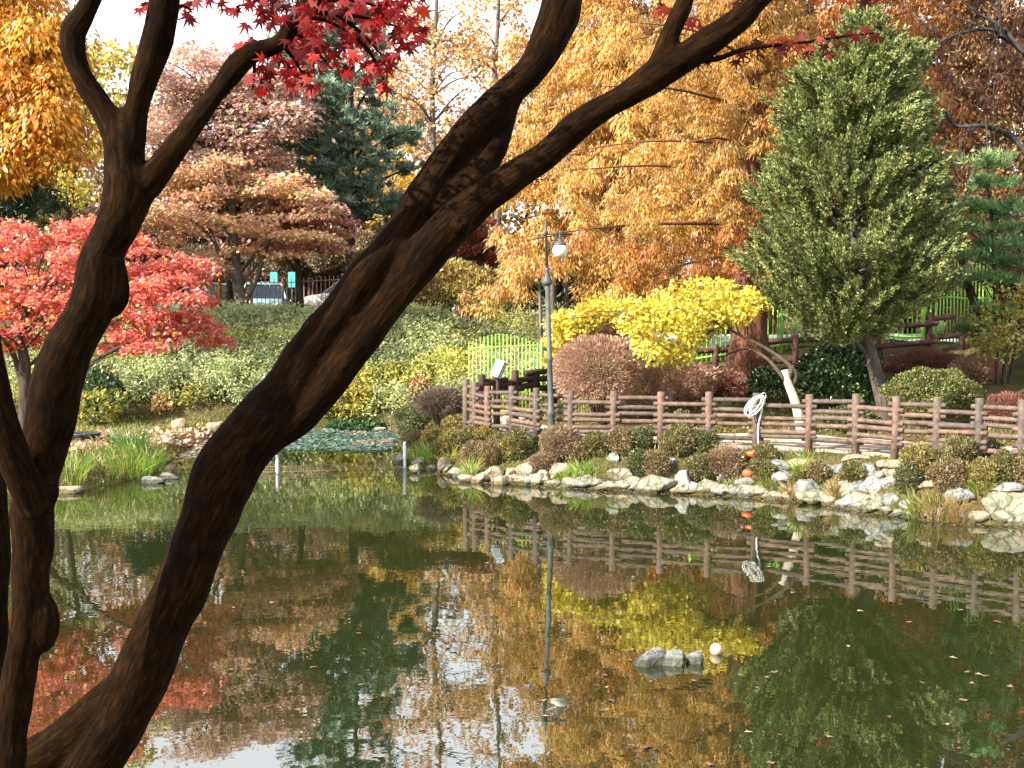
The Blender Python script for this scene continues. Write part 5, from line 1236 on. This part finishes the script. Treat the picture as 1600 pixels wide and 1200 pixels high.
def big_tree(name, label, stems, knots, base, voxel=.0065):
    root = thing(name, base, label, "tree", "dark maples in the foreground")
    mb = MB(); segs = []
    for pts, rad in stems:
        mb.tube(pts, rad, 20); segs.append((pts, rad))
    for c, r in knots: mb.ball(c, r, 14, 9)
    o = mb.build("trunk", MBARK, root)
    md = o.modifiers.new("r", 'REMESH'); md.mode = 'VOXEL'; md.voxel_size = voxel
    sm = o.modifiers.new("s", 'SMOOTH'); sm.iterations = 9; sm.factor = .5
    me = bpy.data.meshes.new_from_object(o.evaluated_get(bpy.context.evaluated_depsgraph_get()))
    o.modifiers.clear(); o.data = me
    V = np.empty(len(me.vertices) * 3, np.float32); me.vertices.foreach_get("co", V); V = V.reshape(-1, 3).astype(float)
    Nv = np.empty(len(me.vertices) * 3, np.float32); me.vertices.foreach_get("normal", Nv); Nv = Nv.reshape(-1, 3)
    Wv = V + np.array(root.location)
    best = np.full(len(V), 1e9); second = np.full(len(V), 1e9); A = np.zeros((len(V), 3)); off = 0.0
    for pts, rad in segs:
        own = np.full(len(V), 1e9)
        T = unit(np.diff(pts, axis=0)); ln = np.linalg.norm(np.diff(pts, axis=0), axis=1); cum = np.concatenate([[0], np.cumsum(ln)])
        u = np.array([0.0, 1.0, 0.0])
        for i in range(len(T)):
            u = unit(u - T[i] * u.dot(T[i])); w = np.cross(T[i], u)
            q = Wv - pts[i]; t = np.clip(q @ T[i], 0, ln[i]); dv = q - t[:, None] * T[i]
            d = np.linalg.norm(dv, axis=1) - rad[i]
            k = d < np.minimum(best, own); own = np.minimum(own, d)
            A[k, 0] = (dv @ u)[k] + off; A[k, 1] = (dv @ w)[k] + off * .7; A[k, 2] = cum[i] + t[k]
        second = np.minimum(second, np.maximum(best, own)); best = np.minimum(best, own)
        off += 1.37
    ang = np.arctan2(A[:, 1] - 0, A[:, 0])
    fade = sstep(0, .025, second - best)
    h = ((vnoise(A[:, 0] * 60 + A[:, 1] * 37, A[:, 2] * 7) - .5) * .0035 + (vnoise(A[:, 0] * 26 - A[:, 1] * 31, A[:, 2] * 4 + 9) - .5) * .006) * fade
    h = h + (vnoise(Wv[:, 0] * 8 + 3, Wv[:, 2] * 8) - .5) * .013 + (vnoise(Wv[:, 0] * 17 + 3, Wv[:, 2] * 17 + Wv[:, 1] * 9) - .5) * .006
    V = V + Nv * h[:, None]
    me.vertices.foreach_set("co", V.astype(np.float32).ravel())
    a = me.attributes.new("bark", 'FLOAT_VECTOR', 'POINT'); a.data.foreach_set("vector", A.astype(np.float32).ravel())
    me.polygons.foreach_set("use_smooth", np.ones(len(me.polygons), bool)); me.update()
    return root
# leaning tree: trunk, upper and lower stem, the strand between them, a twig fork and a root flare
D = 2.55
trunk = [(70, 1420, 62), (112, 1290, 52), (142, 1200, 47), (185, 1130, 46), (222, 1050, 45), (246, 1000, 44), (270, 950, 42), (292, 900, 41), (311, 850, 43), (330, 800, 48), (345, 755, 52), (375, 705, 50), (415, 655, 50), (450, 610, 42), (478, 570, 30), (498, 540, 14)]
upper = [(400, 675, 40), (440, 617, 40), (478, 562, 38), (505, 522, 35), (540, 481, 32), (580, 426, 31), (612, 386, 31, .02), (640, 346, 31, .05), (668, 301, 30, .08), (697, 255, 28, .1), (730, 207, 26, .12), (762, 173, 26, .14), (795, 143, 25, .16), (828, 112, 27, .18), (851, 80, 29, .2), (867, 40, 31, .22), (879, 0, 32, .24), (886, -60, 31, .26), (900, -220, 28, .3)]
lower = [(400, 700, 30), (450, 660, 33), (492, 622, 34), (530, 572, 34), (570, 522, 33), (605, 477, 33), (640, 431, 33), (673, 387, 33), (705, 350, 31), (745, 315, 29), (800, 278, 24), (850, 244, 23), (900, 200, 23), (950, 168, 22), (990, 143, 23), (1030, 115, 26), (1075, 88, 22), (1115, 58, 21), (1155, 28, 20), (1190, -8, 19), (1240, -60, 17), (1360, -180, 13)]
strand = [(690, 345, 20, .05), (712, 315, 24, .06), (738, 282, 26, .1), (762, 246, 22, .13), (785, 207, 17, .15), (800, 165, 14, .16), (815, 140, 12, .18)]
fork = [(1018, 122, 20), (1034, 92, 18), (1048, 50, 15), (1068, 5, 14), (1085, -40, 13), (1130, -150, 10)]
rootf = [(-30, 1300, 50), (40, 1205, 42), (95, 1160, 36), (140, 1122, 32), (180, 1080, 26), (205, 1050, 20)]
stub = [(500, 545, 16), (480, 532, 13), (466, 522, 11)]
twig = [(1080, 95, 6), (1120, 92, 4.5), (1160, 78, 3.6), (1200, 72, 3.2), (1260, 66, 2.6), (1310, 58, 2.2), (1365, 52, 1.4)]
stems = [stem(t, D) for t in (trunk, upper, lower, strand, fork, rootf, stub)]
cb = P(70, 1420, D); cb = np.array([cb[0], cb[1], float(height(cb[0], cb[1]))])
stems.append((np.array([cb - [.12, 0, .15], cb + [.0, 0, .1], stems[0][0][0], stems[0][0][4]]), np.array([.2, .13, .095, .085])))
leaning = big_tree("maple_tree", "dark maple leaning right across the picture, splitting into two long limbs", stems, [(P(722, 351, D - .045), .017), (P(541, 570, D - .04), .016)], cb)
MB().tube(*stem(twig, D), 7).build("twig", MBARK, leaning)
# forked tree at the left, trunk with two arms, the right one splitting three ways
D = 2.32
tk = [(0, 1340, 34), (8, 1210, 29), (20, 1120, 27), (35, 1030, 28), (46, 960, 30), (47, 900, 30), (50, 850, 31), (50, 800, 34), (56, 765, 31), (62, 725, 32)]
armA = [(54, 790, 28), (62, 725, 33), (80, 655, 37), (90, 602, 39), (106, 550, 38), (132, 500, 37), (152, 455, 39), (160, 400, 33), (184, 350, 34), (198, 300, 37), (194, 250, 31), (189, 205, 29), (190, 185, 18), (191, 170, 8)]
a1 = [(190, 225, 28), (162, 172, 24), (132, 125, 20), (117, 88, 21), (116, 52, 21), (130, 28, 21), (143, 0, 19), (160, -50, 18), (200, -180, 14)]
a2 = [(198, 225, 27), (212, 165, 21), (226, 120, 22), (246, 60, 21), (258, 0, 22), (268, -60, 20), (290, -200, 15)]
a3 = [(205, 310, 25), (245, 270, 20), (295, 200, 17), (345, 135, 18), (372, 98, 19), (400, 78, 18), (437, 67, 17), (452, 45, 17), (475, 18, 16), (495, -5, 15), (530, -60, 13), (600, -160, 9)]
armB = [(56, 800, 24, -.05), (38, 755, 25, -.08), (20, 715, 23, -.1), (6, 660, 19, -.12), (-8, 600, 19, -.14), (-25, 500, 18, -.16), (-40, 380, 16, -.18)]
back = [(-40, 1300, 30, .3), (-12, 1000, 24, .3), (-4, 880, 22, .3), (-6, 800, 21, .3), (-25, 700, 20, .3), (-70, 560, 17, .3)]
stems = [stem(t, D) for t in (tk, armA, a1, a2, a3, armB, back)]
cb = P(0, 1340, D); cb = np.array([cb[0], cb[1], float(height(cb[0], cb[1]))])
stems.append((np.array([cb - [.1, 0, .15], cb + [-.03, 0, .15], stems[0][0][0], stems[0][0][5]]), np.array([.16, .09, .06, .052])))
stems.append((np.array([cb + [-.25, .35, -.15], cb + [-.16, .3, .3], stems[6][0][0], stems[6][0][5]]), np.array([.12, .07, .053, .048])))
forked = big_tree("maple_tree", "dark forked maple at the left with a three way crotch", stems, [(P(68, 768, D - .01), (.032, .03, .045)), (P(66, 972, D), (.036, .03, .07)), (P(176, 440, D), (.036, .03, .08))], cb)

# red star shaped leaves
fr = Foliage()
RLEAF = mat_leaf('red_maple_leaf', .3, .015, .6)
def star_leaf(n, C, size, palette, parent, name):
    """seven lobed leaves, each a folded polygon with its own tilt"""
    ang = np.radians([-90, -150, -118, -35 - 180 + 360, ])  # placeholder order, replaced below
    lob = [(90, 1.0), (45, .92), (135, .92), (5, .72), (175, .72), (-40, .42), (220, .42)]
    lob.sort()
    pts = []
    for i, (a, r) in enumerate(lob):
        pts.append((math.cos(math.radians(a)) * r, math.sin(math.radians(a)) * r, -.12 * r))
        if i < len(lob) - 1:
            b_ = (a + lob[i + 1][0]) / 2
            pts.append((math.cos(math.radians(b_)) * .30, math.sin(math.radians(b_)) * .30, .03))
    pts.append((0, -.12, 0))
    base = np.array([(0, .05, .05)] + pts); m_ = len(pts)
    tri = np.array([[0, 1 + i, 1 + (i + 1) % m_] for i in range(m_)])
    Vs, Fs, Cs = [], [], []
    colr = pick(n, palette, .2)
    for i in range(n):
        tip = unit(np.array([rng.normal(0, .6), rng.normal(0, .35), -1 + rng.normal(0, .45)]))
        nn = unit(np.array([rng.normal(0, .5), -1 + rng.normal(0, .5), rng.normal(.35, .5)])); sx = unit(np.cross(tip, nn)); nn = np.cross(sx, tip)
        s_ = size * rng.uniform(.7, 1.2); bend = rng.uniform(.5, 2.2)
        Bp = base * [1, 1, bend]
        Vs.append(C[i] + s_ * (Bp[:, :1] * sx + Bp[:, 1:2] * tip + Bp[:, 2:] * nn)); Fs.append(tri + i * len(base)); Cs.append(np.repeat(colr[i:i + 1], len(base), 0))
    return mesh_from(name, np.vstack(Vs), np.vstack(Fs), RLEAF, parent, False, np.vstack(Cs))
REDL = [(4, '#84100c'), (3, '#6c0c0e'), (2, '#98140e'), (2, '#50090c'), (.8, '#a02a10')]
poly = [(372, 0), (380, -60), (620, -80), (660, -20), (668, 40), (655, 75), (615, 95), (600, 140), (560, 125), (520, 105), (500, 140), (470, 150), (440, 125), (400, 150), (380, 120), (400, 90), (440, 60), (400, 30)]
C = inpoly(poly, 420, 2.42, .24)
sp = [(225, 6), (232, 12), (285, 8), (292, 20), (297, 32), (302, 4), (345, 4), (360, 15), (368, 20), (372, 70), (395, 62), (378, 78), (392, 5), (385, 40), (415, 25), (660, 45), (640, 35), (600, 130), (655, 60), (575, 120), (605, 138), (540, 115)]
sp = sp + [(x + rng.normal(0, 6), y + rng.normal(0, 6)) for x, y in sp[:12]]
C = np.vstack([C, pxpads(sp, 2.38, .10)])
star_leaf(len(C), C, .0285, REDL, forked, "crown")
for x0, y0, x1, y1 in ((470, 25, 560, 60), (495, 0, 620, 20), (452, 45, 520, 110), (437, 67, 480, 130), (475, 18, 650, 50), (560, 60, 600, 125), (400, 80, 395, 140), (520, 20, 600, 90), (262, 20, 300, 15), (262, 10, 228, 6), (372, 95, 374, 75), (530, -60, 640, -10), (495, -5, 370, 10)):
    MB().tube(spline([P(x0, y0, 2.33), P((x0 + x1) / 2, (y0 + y1) / 2 - 8, 2.40), P(x1, y1, 2.44)], 4), np.linspace(.006, .002, 9), 5).build("twig", MBARK, forked)
sp = [(1035, 8), (1042, 14), (1030, 18), (1080, 36), (1092, 40), (1086, 30), (1098, 44), (1150, 5), (1158, -4), (1275, -2), (1290, 3), (1320, 1), (1350, 2), (1362, -6), (1160, 85), (1172, 95), (1150, 96), (1185, 70), (1090, 100), (1105, 98)]
C = pxpads(sp, 2.6, .08)
lv = [(1212, 62), (1222, 76), (1232, 64), (1248, 72), (1255, 58), (1268, 74), (1282, 60), (1288, 72), (1300, 52), (1312, 66), (1325, 50), (1338, 58), (1352, 46), (1366, 56), (1375, 60), (1220, 82), (1262, 82), (1295, 84)]
C = np.vstack([C, pxpads(lv, 2.55, .04)])
star_leaf(len(C), C, .030, [(3, '#5e1610'), (2, '#7a2a14'), (2, '#4a1010')], leaning, "crown")

# unseen crowns added over both maples to shade their trunks from the sky
def shade_canopy(c, r, n, parent, name):
    q = ell(n, c, r, .2); star_leaf(n, q, .045, REDL, parent, name)
shade_canopy((1.4, 3.3, 6.0), (2.6, 1.9, .8), 2600, leaning, "shade_crown")
shade_canopy((-.2, 2.3, 5.6), (1.6, 1.7, .7), 1100, forked, "shade_crown")
